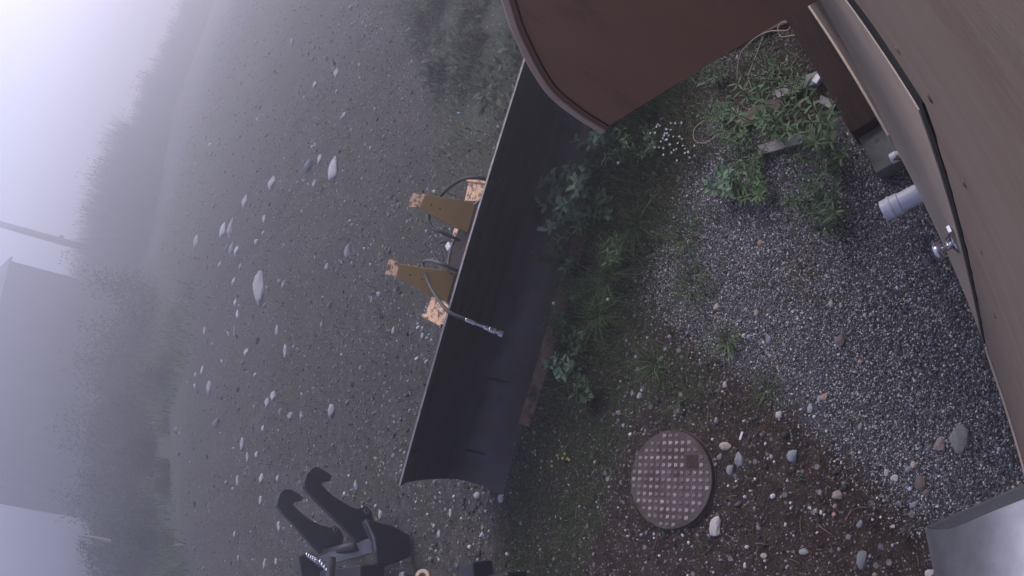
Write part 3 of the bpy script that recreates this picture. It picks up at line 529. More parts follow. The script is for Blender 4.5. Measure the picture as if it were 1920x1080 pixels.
WB(off).lathe([(.0125, 0), (.016, .004), (.016, .07), (.010, .074), (.010, .13), (.017, .134), (.017, .17), (.022, .174), (.022, .215), (.015, .22), (.015, .235), (.026, .24), (.026, .27), (.012, .27), (0, .25)], c0, d_, 16).build('coupling', STEEL, h2, smooth=False)
# ------------------------------------------------------------------ loader coupler
ld = thing('loader_coupler', (.7, 5.8, 0), 'black steel loader coupler with two curved hooks facing the plough blade', 'coupler'); off = ld.location
hkA = [(1.15, .86), (1.085, .875), (1.01, .815), (.867, .664), (.593, .392), (.56, .30), (.60, .20), (.70, .12), (.78, .10), (.86, .14), (.905, .20), (.878, .262), (.90, .376), (.925, .43), (.963, .518), (1.037, .616), (1.10, .690), (1.138, .672), (1.150, .60), (1.195, .569), (1.231, .625), (1.268, .71), (1.264, .782), (1.22, .835)]
hkB = [(1.187, .887), (1.15, .885), (1.10, .845), (.924, .652), (.683, .377), (.64, .28), (.68, .20), (.80, .15), (.875, .155), (.95, .169), (1.0, .221), (.967, .319), (.985, .40), (1.02, .47), (1.084, .593), (1.18, .707), (1.216, .693), (1.229, .614), (1.28, .592), (1.322, .664), (1.356, .754), (1.339, .80), (1.27, .86)]
for prof_, y0 in ((hkA, 6.3), (hkB, 5.5)):
    hk_ = WB(off).prism([(x_, y0, z_) for x_, z_ in prof_], (0, .075, 0)).build('hook', BLACKP, ld, bevel=.006)
    px_, pz_ = (.855, .205) if y0 > 6 else (.945, .235)
    WB(off).lathe([(.018, 0), (.030, 0), (.030, .02), (.018, .02), (.018, 0)], (px_, y0 - .019, pz_), (0, 1, 0), 14).build('pin_boss', GREYP, hk_)
WB(off).tube([(.60, 5.56, .33), (.58, 6.42, .33)], .055, 20).build('cross_tube', BLACKP, ld, smooth=True)
WB(off).prism([(.66, 5.30, .30), (.54, 6.36, .44), (.44, 6.36, .40), (.52, 5.30, .26)], (0, 0, -.03)).build('cross_plate', GREYP, ld, bevel=.004)
sp2 = [(.78, .50), (.79, .44), (.74, .20), (.66, .03), (.54, .02), (.44, .05), (.36, .30), (.38, .40), (.60, .42)]
WB(off).prism([(x_, 5.04, z_) for x_, z_ in sp2], (0, .09, 0)).build('side_casting', BLACKP, ld, bevel=.02)
WB(off).tube(smooth_path([(.79, 5.03, .50), (.72, 5.02, .47), (.66, 5.02, .445), (.60, 5.01, .43), (.50, 5.03, .41)], 4), .012, 8).build('weld_lip', GREYP, ld)
WB(off).prism([(.56, 6.50, .56), (.60, 6.50, .46), (.45, 6.50, .20), (.20, 6.50, .20), (.20, 6.50, .52)], (0, .06, 0)).build('rear_lug', BLACKP, ld, bevel=.006)
for (cx, cy, cz), (dx, dy), nt_ in (((.575, 6.36, .50), (-.02, -.055), 5), ((.47, 6.02, .50), (-.03, -.05), 4)):
    pts = [(cx + dx * t + .028 * math.cos(t * 6.283), cy + dy * t, cz + .034 * math.sin(t * 6.283)) for t in [k / 14 for k in range(0, 14 * nt_ + 1)]]
    WB(off).tube(pts, .0095, 7).build('coil_spring', STEEL, ld, smooth=True)
WB(off).prism([(.40, 5.35, .15), (.40, 6.3, .15), (.40, 6.3, .42), (.40, 5.35, .42)], (-1.6, 0, .1)).build('boom', BLACKP, ld, bevel=.02)
WB(off).tube([(.5, 5.75, .52), (-.9, 5.7, .72)], .045, 14).build('ram', BLACKP, ld, smooth=True)
fr = thing('loader_chassis', (.0, 4.2, 0), 'black machine frame with a tan ring at the bottom picture edge', 'machine frame'); off = fr.location
WB(off).box((-.05, 4.15, .38), (.42, 1.9, .18)).build('cross_beam', BLACKP, fr, bevel=.02)
WB(off).prism([(.265, 3.42, .40), (.262, 3.62, .40), (.255, 3.62, .56), (.258, 3.44, .56)], (-.16, 0, 0)).build('clamp_block', BLACKP, fr, bevel=.015)
WB(off).lathe([(.012, 0), (.026, 0), (.026, .03), (.012, .03)], (.245, 3.66, .52), (.3, .6, .5), 14).build('clamp_bolt', GREYP, fr)
WB(off).lathe([(.030, 0), (.058, 0), (.062, .012), (.058, .03), (.030, .03), (.030, 0)], (.205, 4.15, .50), (.25, -.55, .8), 28).build('ring', GOLD, fr, smooth=False)
WB(off).box((.212, 4.42, .50), (.10, .08, .10), Matrix.Rotation(.3, 3, 'Y')).build('grey_lug', GREYP, fr, bevel=.02)
# ------------------------------------------------------------------ single stones: x, y, half length, half width, heading, tone
YARD= [(5.61,9.83,0.417,0.157,-2.92,'p'),(6.24,6.83,0.264,0.122,-3.03,'p'),(6.91,7.44,0.107,0.056,-2.99,'p'),(8.04,9.8,0.195,0.115,-2.88,'p'),(9.15,13.61,0.29,0.147,-2.74,'p'),(8.68,12.72,0.352,0.146,-2.77,'g'),(8.85,11.76,0.215,0.109,-2.8,'p'),(10.99,17.38,0.29,0.163,-2.64,'p'),(7.83,12.28,0.214,0.117,-2.8,'g'),(7.52,11.82,0.146,0.084,-2.82,'p'),(4.45,6.27,0.119,0.071,-3.1,'g'),(7.27,10.03,0.113,0.056,-2.88,'p'),(8.7,7.05,0.122,0.063,-3.0,'p'),(6.72,11.79,0.083,0.089,-2.83,'p'),(6.54,14.21,0.128,0.053,-2.78,'p'),(6.06,11.47,0.09,0.051,-2.86,'p'),(5.68,11.22,0.106,0.057,-2.88,'p'),(5.36,11.32,0.136,0.048,-2.89,'g'),(4.53,10.36,0.064,0.078,-2.95,'p'),(4.33,8.8,0.102,0.048,-3.01,'p'),(3.8,8.35,0.111,0.044,-3.05,'p'),(3.9,9.8,0.042,0.052,-3.0,'p'),(5.38,13.91,0.143,0.07,-2.83,'p'),(4.7,13.07,0.169,0.092,-2.88,'p'),(3.21,8.81,0.09,0.068,-3.07,'p'),(5.55,14.71,0.067,0.054,-2.81,'p'),(5.09,8.61,0.077,0.049,-2.98,'p'),(5.26,8.83,0.057,0.051,-2.97,'g'),(4.54,6.92,0.055,0.044,-3.07,'p'),(3.71,7.06,0.041,0.023,-3.09,'p'),(6.87,11.35,0.099,0.069,-2.84,'g'),(7.97,13.36,0.083,0.085,-2.76,'p'),(2.38,6.7,0.082,0.065,3.11,'p'),(3.19,9.1,0.083,0.059,-3.06,'p'),(2.87,8.48,0.063,0.053,-3.09,'g'),(2.7,8.11,0.056,0.056,-3.11,'p'),(2.6,7.7,0.062,0.029,-3.13,'p'),(2.81,9.28,0.05,0.047,-3.08,'p'),(2.82,10.43,0.119,0.061,-3.06,'p'),(2.51,10.1,0.094,0.039,-3.09,'p'),(2.45,9.61,0.054,0.061,-3.1,'p'),(2.01,9.33,0.077,0.058,-3.14,'p'),(2.2,10.65,0.106,0.048,-3.11,'p'),(1.89,8.65,0.048,0.042,3.12,'p'),(1.67,9.39,0.068,0.04,3.12,'p'),(1.17,8.61,0.085,0.041,3.07,'p'),(1.27,10.79,0.056,0.041,3.1,'p'),(0.67,9.27,0.082,0.039,3.03,'p'),(0.67,8.77,0.055,0.031,3.03,'p'),(2.83,5.17,0.046,0.03,3.08,'p'),(2.55,4.63,0.034,0.023,3.04,'p'),(1.34,6.13,0.051,0.042,3.04,'b'),(0.61,4.61,0.034,0.023,2.98,'p'),(0.94,5.64,0.047,0.032,3.01,'p'),(0.77,4.41,0.042,0.017,2.98,'p'),(2.26,4.59,0.024,0.025,3.03,'p'),(3.43,5.65,0.042,0.022,3.12,'p'),(6.47,7.57,0.089,0.049,-2.99,'p'),(7.23,6.6,0.061,0.042,-3.03,'p'),(9.28,8.02,0.117,0.063,-2.95,'p'),(1.68,7.81,0.033,0.028,3.09,'g'),(4.19,3.18,0.023,0.026,2.98,'p'),(2.67,5.92,0.033,0.022,3.1,'g'),(3.16,4.97,0.028,0.026,3.08,'g'),(1.37,2.77,0.035,0.022,2.93,'g'),(1.14,2.25,0.021,0.02,2.9,'p'),(0.77,3.72,0.038,0.026,2.97,'p')]
NEAR= [(0.64,1.72,0.022,0.033,2.89,'t'),(0.2,1.89,0.069,0.041,2.93,'w'),(0.46,1.32,0.032,0.027,2.88,'b'),(0.7,1.06,0.018,0.02,2.84,'o'),(0.7,1.34,0.022,0.023,2.86,'w'),(0.18,1.12,0.025,0.027,2.9,'k'),(0.13,1.15,0.014,0.011,2.9,'k'),(0.09,1.17,0.011,0.012,2.91,'o'),(0.21,0.84,0.021,0.013,2.88,'w'),(0.17,0.8,0.021,0.021,2.88,'w'),(0.19,0.72,0.016,0.016,2.87,'g'),(0.2,0.69,0.016,0.013,2.87,'t'),(0.1,0.68,0.034,0.026,2.88,'n'),(0.05,0.66,0.019,0.017,2.88,'n'),(0.01,0.74,0.016,0.018,2.9,'g'),(-0.03,0.76,0.018,0.016,2.9,'g'),(0.25,0.53,0.036,0.029,2.85,'k'),(0.24,0.43,0.069,0.045,2.84,'e'),(0.52,0.56,0.014,0.017,2.82,'e'),(0.95,0.88,0.026,0.027,2.81,'n'),(1.16,0.86,0.021,0.011,2.79,'t'),(1.71,1.15,0.015,0.018,2.79,'o'),(1.46,1.55,0.018,0.018,2.84,'t'),(0.8,0.81,0.014,0.015,2.81,'o'),(-0.06,1.38,0.02,0.03,2.93,'e'),(-0.18,1.07,0.047,0.026,2.93,'g'),(-0.34,0.74,0.019,0.026,2.94,'w'),(0.16,1.29,0.011,0.012,2.91,'w'),(0.14,1.26,0.008,0.008,2.91,'w'),(0.7,1.09,0.02,0.009,2.85,'b'),(0.67,1.15,0.02,0.016,2.85,'b'),(1.31,1.31,0.019,0.013,2.82,'t'),(1.2,1.4,0.014,0.013,2.84,'b'),(1.13,1.28,0.018,0.016,2.83,'b'),(1.22,1.43,0.016,0.012,2.84,'w'),(1.22,1.09,0.011,0.01,2.81,'w'),(-0.03,1.62,0.015,0.018,2.94,'t'),(-0.06,1.75,0.02,0.01,2.94,'w'),(0.59,1.77,0.019,0.017,2.9,'g'),(0.54,1.65,0.037,0.026,2.9,'g'),(0.5,1.72,0.028,0.02,2.9,'g'),(-0.0,1.04,0.019,0.016,2.91,'g'),(-0.06,0.87,0.011,0.013,2.91,'w'),(0.99,1.63,0.021,0.016,2.87,'w'),(0.48,0.91,0.019,0.012,2.85,'g')]
def rock_mesh(seed, ang):
    import bmesh
    bm = bmesh.new(); bmesh.ops.create_icosphere(bm, subdivisions=3 if not ang else 2, radius=1); r_ = random.Random(seed); o = Vector((seed * 3.1, seed * 1.7, 0))
    for v in bm.verts:
        k = 1 + .42 * noise.noise(v.co * .9 + o) + .22 * noise.noise(v.co * 2.3 + o) + .08 * noise.noise(v.co * 5 + o)
        v.co *= k
    for _ in range(9 if ang else 3):           # chipped flats
        nrm_ = Vector((r_.gauss(0, 1), r_.gauss(0, 1), r_.gauss(0, .8))).normalized(); d0 = r_.uniform(.62, .82) if ang else r_.uniform(.78, .9)
        for v in bm.verts:
            e = v.co.dot(nrm_) - d0
            if e > 0: v.co -= nrm_ * e * .92
    me = bpy.data.meshes.new('stone'); bm.to_mesh(me); bm.free()
    if not ang: me.polygons.foreach_set('use_smooth', [True] * len(me.polygons))
    return me
RM = {}
for t in STONE:
    RM[t] = []
    for k in range(3):
        me = rock_mesh(hash(t) % 97 if False else ord(t) + k * 5, t in 'wkeo'); me.materials.append(STONE[t]); RM[t].append(me)
def stone(x, y, l, wd, a, t, label, group=None, i=0):
    o = bpy.data.objects.new('stone', RM[t][i % 3]); COL.objects.link(o); h = min(l, wd) * .62
    o.location = (x, y, g1(x, y) + h * (.12 if l > .02 and y > 2.6 else .24)); o.scale = (l, wd, h); o.rotation_euler = (rr.uniform(-.1, .1), rr.uniform(-.1, .1), a + rr.uniform(-.12, .12))
    return tag(o, label, 'stone', group)
YL = {0: 'large pale oblong flat stone standing out in the open yard', 1: 'pale oblong stone second largest, in the yard nearer the ochre ears', 10: 'rounded grey half buried stone in the yard near the upper ochre ear',
      32: 'roundish pale stone in the yard between blade end and hooks', 51: 'bluish stone lying just beyond the tip of the nearer hook', 64: 'grey half buried stone beside the leafy weed at the cutting edge', 66: 'pale broken stone touching the lower corner of the blade',
      53: 'pale upright stone beside the nearer hook pin boss', 61: 'small pale stone close behind the top edge near the hood'}
ORD = 'nearest|second nearest|third nearest|fourth nearest|fifth nearest|sixth nearest|seventh nearest|eighth nearest|ninth nearest|tenth nearest|eleventh nearest|twelfth nearest|thirteenth nearest|fourteenth nearest|fifteenth nearest|sixteenth nearest'.split('|')
def rank_labels(pts, marks, fmt):              # {index: label} naming each by its order of distance from a landmark
    near_ = {}; res = {}
    for i, x_, y_, t in pts:
        k = min(marks, key=lambda m_: math.hypot(x_ - marks[m_][0], y_ - marks[m_][1])); near_.setdefault((k, t), []).append((math.hypot(x_ - marks[k][0], y_ - marks[k][1]), i))
    for (k, t), l_ in near_.items():
        for n_, (d_, i) in enumerate(sorted(l_)): res[i] = fmt(t, ORD[min(n_, 15)], k)
    return res
MK = {'large oblong stone': (5.61, 9.83), 'nearer hook': (1.3, 6.8), 'upper ochre ear': (4.2, 4.8), 'lower ochre ear': (3.0, 5.2), 'roundish pale stone': (2.38, 6.7), 'farther hook': (1.5, 9.0), 'edge of the shrubs': (4.5, 14.0), 'utility pole side of the yard': (9.5, 13.5)}
for i_, t_l in rank_labels([(i, q[0], q[1], q[5]) for i, q in enumerate(YARD) if i not in YL], MK, lambda t, o_, k: ('pale' if t == 'p' else 'dull grey') + ' yard stone ' + o_ + ' to the ' + k).items(): YL[i_] = t_l
for i, s_ in enumerate(YARD): stone(*s_, YL[i], 'stones scattered in the yard', i)
NL = {0: 'tan and white stone lying against the right rim of the manhole cover', 1: 'large white angular rock below the manhole cover', 2: 'round bluish grey stone on the brown dirt right of the manhole', 3: 'small orange stone at the edge of the gravel', 4: 'white rounded stone above the manhole on the dirt edge',
      5: 'pinkish triangular stone in the middle of the brown dirt', 12: 'rounded brown stone beside a smaller one at the gravel edge', 13: 'small brown stone touching the rounded brown one', 16: 'pinkish brown rough stone beside the big greenish rock', 17: 'largest greenish grey angular rock near the wall',
      18: 'small greenish stone in the gravel above the big angular rock', 19: 'dark brown round stone lying in the middle of the gravel', 21: 'flat orange shard on the gravel below the weeds', 24: 'flat greenish stone in the brown dirt near the bottom', 25: 'long grey striated stone in the dirt near the silver cylinder',
      26: 'white stone at the bottom edge beside the silver cylinder', 20: 'narrow tan stone in the gravel above the dark brown one', 8: 'white upright stone in front of the white rounded pair', 9: 'white rounded stone at the boundary of dirt and gravel'}
SH = {'w': 'small white pebble lying loose on the dirt near the manhole', 'g': 'small grey stone lying loose near the manhole or gravel edge', 'b': 'small bluish pebble lying loose at the gravel edge', 't': 'small tan pebble lying loose on the dirt or gravel', 'o': 'small orange pebble lying on dirt or gravel', 'k': 'tiny pinkish pebble below the triangular stone', 'e': 'greenish pebble', 'n': 'brown pebble'}
MK2 = {'manhole cover': (.547, 2.127), 'dark brown round stone': (.95, .88), 'silver cylinder': (-.1, .75), 'lone grass tuft': (1.23, 1.54)}
TN = {'w': 'white', 'g': 'grey', 'b': 'bluish', 't': 'tan', 'o': 'orange', 'k': 'pinkish', 'e': 'greenish', 'n': 'brown'}
for i_, t_l in rank_labels([(i, q[0], q[1], q[5]) for i, q in enumerate(NEAR) if i not in NL], MK2, lambda t, o_, k: 'small ' + TN[t] + ' pebble ' + o_ + ' to the ' + k).items(): NL[i_] = t_l
for i, s_ in enumerate(NEAR): s_ = (s_[0], s_[1], s_[2] * 1.15, s_[3] * 1.15, s_[4], s_[5]); stone(*s_, NL.get(i, SH[s_[5]]), 'loose stones near the manhole' if 'pebble' in NL[i] else None, i)
def chip(x, y, l, wd, a, label):
    o = MB().box((0, 0, 0), (l, wd, wd * .5)).build('wood_chip', GREYWOOD if False else PETAL, bevel=.001); o.location = (x, y, g1(x, y) + wd * .6); o.rotation_euler = (0, .05, a); return tag(o, label, 'chip')
chip(.665, 1.60, .048, .014, 2.5, 'small white stick right of the manhole cover')
chip(1.90, 4.62, .075, .02, 2.6, 'white stick lying against the top edge of the blade')
# ------------------------------------------------------------------ plants
def leaf_mesh(L_, W_, curl, m, name='leaf', nst=5):
    V = []; F = []
    for i in range(nst + 1):
        t = i / nst; ww = W_ * (math.sin(math.pi * min(1, t * .92 + .06)) ** .8) * .5 if 0 < i < nst else W_ * .03; z = -curl * L_ * t * t; x = L_ * t
        V += [(x, -ww, z + ww * .35), (x, 0, z), (x, ww, z + ww * .35)]
    for i in range(nst):
        for k in (0, 1): F.append((3 * i + k, 3 * i + k + 1, 3 * i + 4 + k, 3 * i + 3 + k))
    me = bpy.data.meshes.new(name); me.from_pydata(V, [], F); me.materials.append(m); me.polygons.foreach_set('use_smooth', [True] * len(F)); return me
def frame_to(d, roll=0.0):
    d = d.normalized(); s = Vector((0, 0, 1)).cross(d); s = s.normalized() if s.length > 1e-4 else Vector((0, 1, 0)); n_ = d.cross(s)
    return (Matrix((d, s, n_)).transposed() @ Matrix.Rotation(roll, 3, 'X')).to_4x4()
LM = {k: [leaf_mesh(1, a_, c_, m) for a_, c_ in ((.42, .12), (.36, .25), (.48, .05))] for k, m in (('g', LEAF), ('b', LEAFB), ('d', LEAFD))}
LN = {k: [leaf_mesh(1, a_, c_, m) for a_, c_ in ((.24, .15), (.20, .28))] for k, m in (('g', LEAF), ('d', LEAFD), ('b', LEAFB))}
def plant(x, y, label, hgt, nst, nl, ll, key='g', spread=.5, narrow=False, name='leafy_weed', cat='plant', group=None, lean=(0, 0), seed=0):
    r_ = random.Random(int(x * 977 + y * 331) + seed); z0 = g1(x, y); t = thing(name, (x, y, z0), label, cat, group)
    for s in range(nst):
        q = 6.283 * (s + r_.uniform(-.3, .3)) / nst; sp_ = spread * r_.uniform(.5, 1.1) * hgt; h = hgt * r_.uniform(.7, 1.1)
        top = Vector((math.cos(q) * sp_ + lean[0] * h, math.sin(q) * sp_ + lean[1] * h, h)); path = smooth_path([Vector((math.cos(q) * .01, math.sin(q) * .01, -.01)), top * .5 + Vector((0, 0, h * .12)), top], 4)
        MB().tube(path, [.0035 - .0022 * k / (len(path) - 1) for k in range(len(path))], 5).build('stem', STEM, t)
        for k in range(int(nl * 2.0)):
            f = .18 + .82 * (k + .5) / int(nl * 2.0); p = path[min(int(f * (len(path) - 1)), len(path) - 1)]
            g = q + k * 2.4 + r_.uniform(-.4, .4); d = Vector((math.cos(g), math.sin(g), r_.uniform(.15, .8) * (1.3 if f > .8 else .7)))
            o = bpy.data.objects.new('leaf', r_.choice((LN if narrow else LM)[key])); COL.objects.link(o); o.parent = t
            L_ = ll * 1.02 * r_.uniform(.75, 1.2) * (1.1 - .35 * f); o.matrix_local = Matrix.Translation(p) @ frame_to(d, r_.uniform(-.5, .5)) @ Matrix.Scale(L_, 4)
    return t
plant(2.66, 2.32, 'broad leaved bluish green weed overlapping the front of the blade', .46, 9, 8, .10, 'b', .75)
plant(2.86, 2.12, 'dark broad leaved weed crowding behind the bluish green one', .30, 5, 7, .085, 'd', .6)
plant(3.02, 1.93, 'green broad leaved weed just below the pointed hood corner', .36, 5, 7, .090, 'b', .5)
plant(2.28, .76, 'tall willow seedling with upright leafy stem beside the pale plank', .55, 4, 13, .085, 'g', .28, True, 'willow_seedling')
plant(2.05, .50, 'bushy willow seedling leaning over the concrete block', .48, 6, 11, .080, 'g', .5, True, 'willow_seedling')
plant(1.86, .52, 'dark willow seedling growing against the concrete block face', .36, 5, 10, .075, 'd', .6, True, 'willow_seedling')
plant(2.12, 1.18, 'low pale green weed on the gravel below the pale plank', .22, 6, 7, .070, 'b', .7)
plant(1.98, 1.02, 'sprawling green weed with reddish stems next to the low pale one', .24, 6, 8, .070, 'g', .8, True)
plant(1.60, .66, 'dark lance leaved weed on the gravel near the white drain pipe', .26, 5, 9, .085, 'd', .7, True)
plant(1.78, .74, 'small dark weed between drain pipe and willow seedlings', .22, 5, 8, .07, 'd', .8, True)
plant(1.50, 2.74, 'small pale leaved weed at the rusty cutting edge', .20, 4, 6, .070, 'b', .6)
plant(2.02, 2.52, 'dark weed among tall grass in front of the blade middle', .24, 5, 7, .06, 'd', .7, True)
plant(1.66, 2.62, 'low green weed half hidden in grass near the cutting edge bolts', .16, 5, 6, .055, 'g', .8)
plant(3.30, 1.62, 'dark leafy weed under the straight lower edge of the hood', .30, 6, 8, .075, 'd', .6)
plant(2.75, 1.62, 'low leafy weed between hood corner weed and white flowers', .22, 5, 7, .06, 'g', .8, True)
plant(2.42, 1.02, 'bright green weed growing over the brown board', .26, 6, 8, .06, 'g', .6, True)
plant(2.62, 1.05, 'yellowish bushy weed near the curl of twine', .24, 8, 9, .045, 'g', .7, True)
plant(.33, 1.30, 'tiny clover sprout on the brown dirt', .03, 3, 2, .018, 'd', .8, group=None)
plant(.24, 2.26, 'small dark weed tucked against the lower rim of the manhole', .035, 4, 2, .020, 'd', 1.0)
plant(.12, 1.98, 'low rosette weed beside the large white rock', .03, 5, 2, .018, 'd', 1.2)
plant(1.0, 1.95, 'tiny green weed just above the manhole cover', .04, 5, 3, .024, 'd', 1.0)
for q_, (px_, py_, hh_, kk_, lb_) in enumerate(((2.46, 2.36, .34, 'g', 'leafy green weed between the bluish weed and the pale arching grass'), (2.24, 2.56, .30, 'd', 'dark leafy weed pressed against the lower face of the blade'), (2.86, 1.86, .26, 'g', 'green weed between the two dandelion heads and the hood corner'),
        (2.50, 2.12, .22, 'd', 'low dark weed in the grass below the bluish weed'), (1.84, 2.72, .24, 'd', 'dark narrow weed beside the dandelion at the cutting edge'), (3.22, 1.86, .30, 'd', 'dark weed in the shade below the hood tip'), (2.12, 2.14, .20, 'g', 'small green weed at the gravel side of the grass strip'), (1.30, 2.62, .13, 'd', 'tiny dark weed in the moss near the lower cutting edge'))):
    plant(px_, py_, lb_, hh_, 7, 7, .07, kk_, .7, q_ % 2 == 0)
for q_, (px_, py_, hh_, lb_) in enumerate(((2.34, .66, .30, 'fine leaved weed covering the middle of the pale plank'), (2.52, .52, .26, 'fine leaved weed beside the white plastic scrap'), (2.72, .62, .22, 'low fine leaved weed under the straight strand of twine'), (2.20, .98, .20, 'fine leaved weed at the far end of the pale plank'), (2.95, .98, .20, 'low weed beside the thin grey wood sliver'))):
    plant(px_, py_, lb_, hh_, 8, 7, .05, 'g' if q_ % 2 else 'd', .8, True)
# white flowers, seed heads, yellow flowers
def flower(x, y, label, hgt, n_, m, rad, spread=.08, pet=6):
    z0 = g1(x, y); t = thing('wildflower', (x, y, z0), label, 'flower'); r_ = random.Random(int(x * 500 + y * 90))
    b0 = MB()
    for i in range(pet):
        q = 6.283 * i / pet; b0.add([(0, 0, 0), (math.cos(q - .35) * rad, math.sin(q - .35) * rad, rad * .2), (math.cos(q) * rad * 1.25, math.sin(q) * rad * 1.25, rad * .3), (math.cos(q + .35) * rad, math.sin(q + .35) * rad, rad * .2)], [(0, 1, 2, 3)])
    first_ = None
    for k in range(n_):
        e = Vector((r_.gauss(0, spread), r_.gauss(0, spread), hgt * r_.uniform(.75, 1.1))); MB().tube([(0, 0, 0), e * .5 + Vector((0, 0, hgt * .08)), e], .0015, 4).build('stem', LEAFD, t)
        if first_ is None: first_ = b0.build('blossom', m, t); o = first_
        else: o = bpy.data.objects.new('blossom', first_.data); COL.objects.link(o); o.parent = t
        o.location = e; o.rotation_euler = (r_.uniform(-.5, .5), r_.uniform(-.5, .5), r_.uniform(0, 6))
    return t
flower(2.66, 1.44, 'white flowering weed with many small blossoms beside the twine curl', .20, 30, PETAL, .0075, .06)
flower(2.48, 1.38, 'small patch of white blossoms below the larger white flowering weed', .14, 10, PETAL, .007, .05)
flower(.93, 2.93, 'yellow flowering weed left of the manhole cover', .10, 9, YELLOW, .009, .05)
def seedhead(x, y, h, label, lx=0, ly=0):
    t = thing('dandelion', (x, y, g1(x, y)), label, 'dandelion'); e = Vector((lx, ly, h))
    MB().tube(smooth_path([Vector((0, 0, 0)), e * .5 + Vector((-lx * .2, -ly * .2, h * .1)), e], 4), .0018, 5).build('stem', BARK, t)
    import bmesh
    bm = bmesh.new(); bmesh.ops.create_icosphere(bm, subdivisions=2, radius=.012); me = bpy.data.meshes.new('seed_head'); bm.to_mesh(me); bm.free(); o = link('seed_head', me, FLUFF, t); o.location = e
seedhead(1.62, 1.95, .20, 'dandelion seed head on a bent stem at the gravel edge', .15, .25)
seedhead(1.92, 2.62, .26, 'dandelion seed head standing in front of the rusty cutting edge')
seedhead(2.84, 1.72, .22, 'dandelion seed head below the green weed at the hood corner')
seedhead(2.70, 1.86, .20, 'dandelion seed head lower of the two under the hood corner')
# grass
def blades(x, y, h, w_, tone, bend=.5, dirs=None):
    n_ = len(x); q = rng.uniform(0, 6.283, n_) if dirs is None else dirs; z = gz(x, y); ln = h * bend * rng.uniform(.3, 1.3, n_); V = np.zeros((n_, 4, 2, 3))
    px, py = -np.sin(q + rng.normal(0, .5, n_)), np.cos(q)
    for i, t in enumerate((0, .4, .75, 1.0)):
        ww = w_ * (1 - t * .92) * .5; cx = x + np.cos(q) * ln * t * t; cy = y + np.sin(q) * ln * t * t; cz = z - .004 + h * t * (1 - .28 * bend * t)
        for k, s in enumerate((-1, 1)): V[:, i, k] = np.stack([cx + px * ww * s, cy + py * ww * s, cz], -1)
    base = (np.arange(n_) * 8)[:, None, None]; F = (np.array([[0, 1, 3, 2], [2, 3, 5, 4], [4, 5, 7, 6]])[None] + base).reshape(-1, 4)
    return V.reshape(-1, 3), F, np.repeat(tone, 8, 0)
def gtone(n_, dry=.15):
    c = np.array([[.075, .125, .045]]) * rng.uniform(.5, 1.6, (n_, 1)) * (1 + rng.normal(0, .12, (n_, 3))); d = rng.uniform(0, 1, n_) < dry
    c[d] = np.array([.17, .14, .085]) * rng.uniform(.5, 1.3, (d.sum(), 1)); return np.clip(c, .005, .5)
def patch(n_, f):
    x = rng.uniform(-1.2, 6, n_ * 6); y = rng.uniform(.2, 4.6, n_ * 6); p = f(x, y); k = rng.uniform(0, 1, len(x)) < p; return x[k][:n_], y[k][:n_]
def bladeuv(x, y): return (x - BA[0]) * BU[0] + (y - BA[1]) * BU[1], (x - BA[0]) * BV[0] + (y - BA[1]) * BV[1]
def clumpy(x, y, s=1.0): return np.clip(.55 + .9 * np.sin(5.3 * s * x + 2.1 * y) * np.sin(4.7 * s * y - 1.9 * x + 1) + .4 * np.sin(13 * s * x) * np.sin(11 * s * y), 0, 1)
def f1(x, y): u_, v_ = bladeuv(x, y); return sstep(.75, 1.4, u_) * sstep(4.2, 3.6, u_) * sstep(-.85, -.2, v_) * (v_ < -.10 + .04 * (u_ > 1.9)) * np.clip(clumpy(x, y) + .25, 0, 1)
x, y = patch(26000, f1); n_ = len(x); hh = rng.gamma(4, .030, n_) + .03; V, F, C = blades(x, y, hh, .007 + .003 * rng.random(n_), gtone(n_), .6)
tag(soup('grass', V, F, C, GRS), 'tall grass growing along the front of the blade', 'grass', None, 'stuff')
def f2(x, y):
    u_, v_ = bladeuv(x, y); g_ = zones(x, y); return (g_[1] * (v_ < -.08) * .9 + .8 * sstep(1.8, 2.4, x) * sstep(.35, .6, y) * sstep(2.4, 1.8, y)) * clumpy(x, y, 1.7) * (np.hypot(x - .547, y - 2.127) > .34)
x, y = patch(34000, f2); n_ = len(x); V, F, C = blades(x, y, rng.gamma(3, .008, n_) + .008, .0045 + .004 * rng.random(n_), gtone(n_, .22) * .9, .9)
tag(soup('ground_cover', V, F, C, GRS), 'low moss and short weeds between the blade and the manhole', 'ground cover', None, 'stuff')
def f3(x, y): g_ = zones(x, y); u_, v_ = bladeuv(x, y); return np.clip((v_ > .45) * .10 * clumpy(x, y, .5) + (v_ > .45) * sstep(3.2, 4.6, x) * sstep(4.6, 3.2, y) * .9 * clumpy(x, y, .8), 0, 1)
x = rng.uniform(-.5, 9, 90000); y = rng.uniform(2.2, 9, 90000); k = rng.uniform(0, 1, 90000) < f3(x, y); x, y = x[k], y[k]; n_ = len(x); V, F, C = blades(x, y, rng.gamma(3, .018, n_) + .015, .007 + .006 * rng.random(n_), gtone(n_, .35), .8)
tag(soup('grass', V, F, C, GRS), 'thin grass sprouting in the yard behind the blade', 'grass', None, 'stuff')
def tuft(x0, y0, n_, h, label, dry=.1, rad=.03, tn=1.15):
    x = rng.normal(0, rad, n_); y = rng.normal(0, rad, n_); d = np.arctan2(y, x) + rng.normal(0, .4, n_); V, F, C = blades(x, y, rng.uniform(.5, 1.1, n_) * h, np.full(n_, .0065), gtone(n_, dry) * tn, 1.2, d)
    V[:, 2] -= np.repeat(gz(x, y), 8); o = soup('grass_tuft', V, F, C, GRS); o.location = (x0, y0, g1(x0, y0)); tag(o, label, 'grass tuft')
tuft(1.23, 1.54, 90, .11, 'green grass tuft standing alone at the edge of the gravel', .1, .03, 1.5)
tuft(.86, 1.38, 70, .09, 'grass rosette on the brown dirt below the lone tuft', .15)
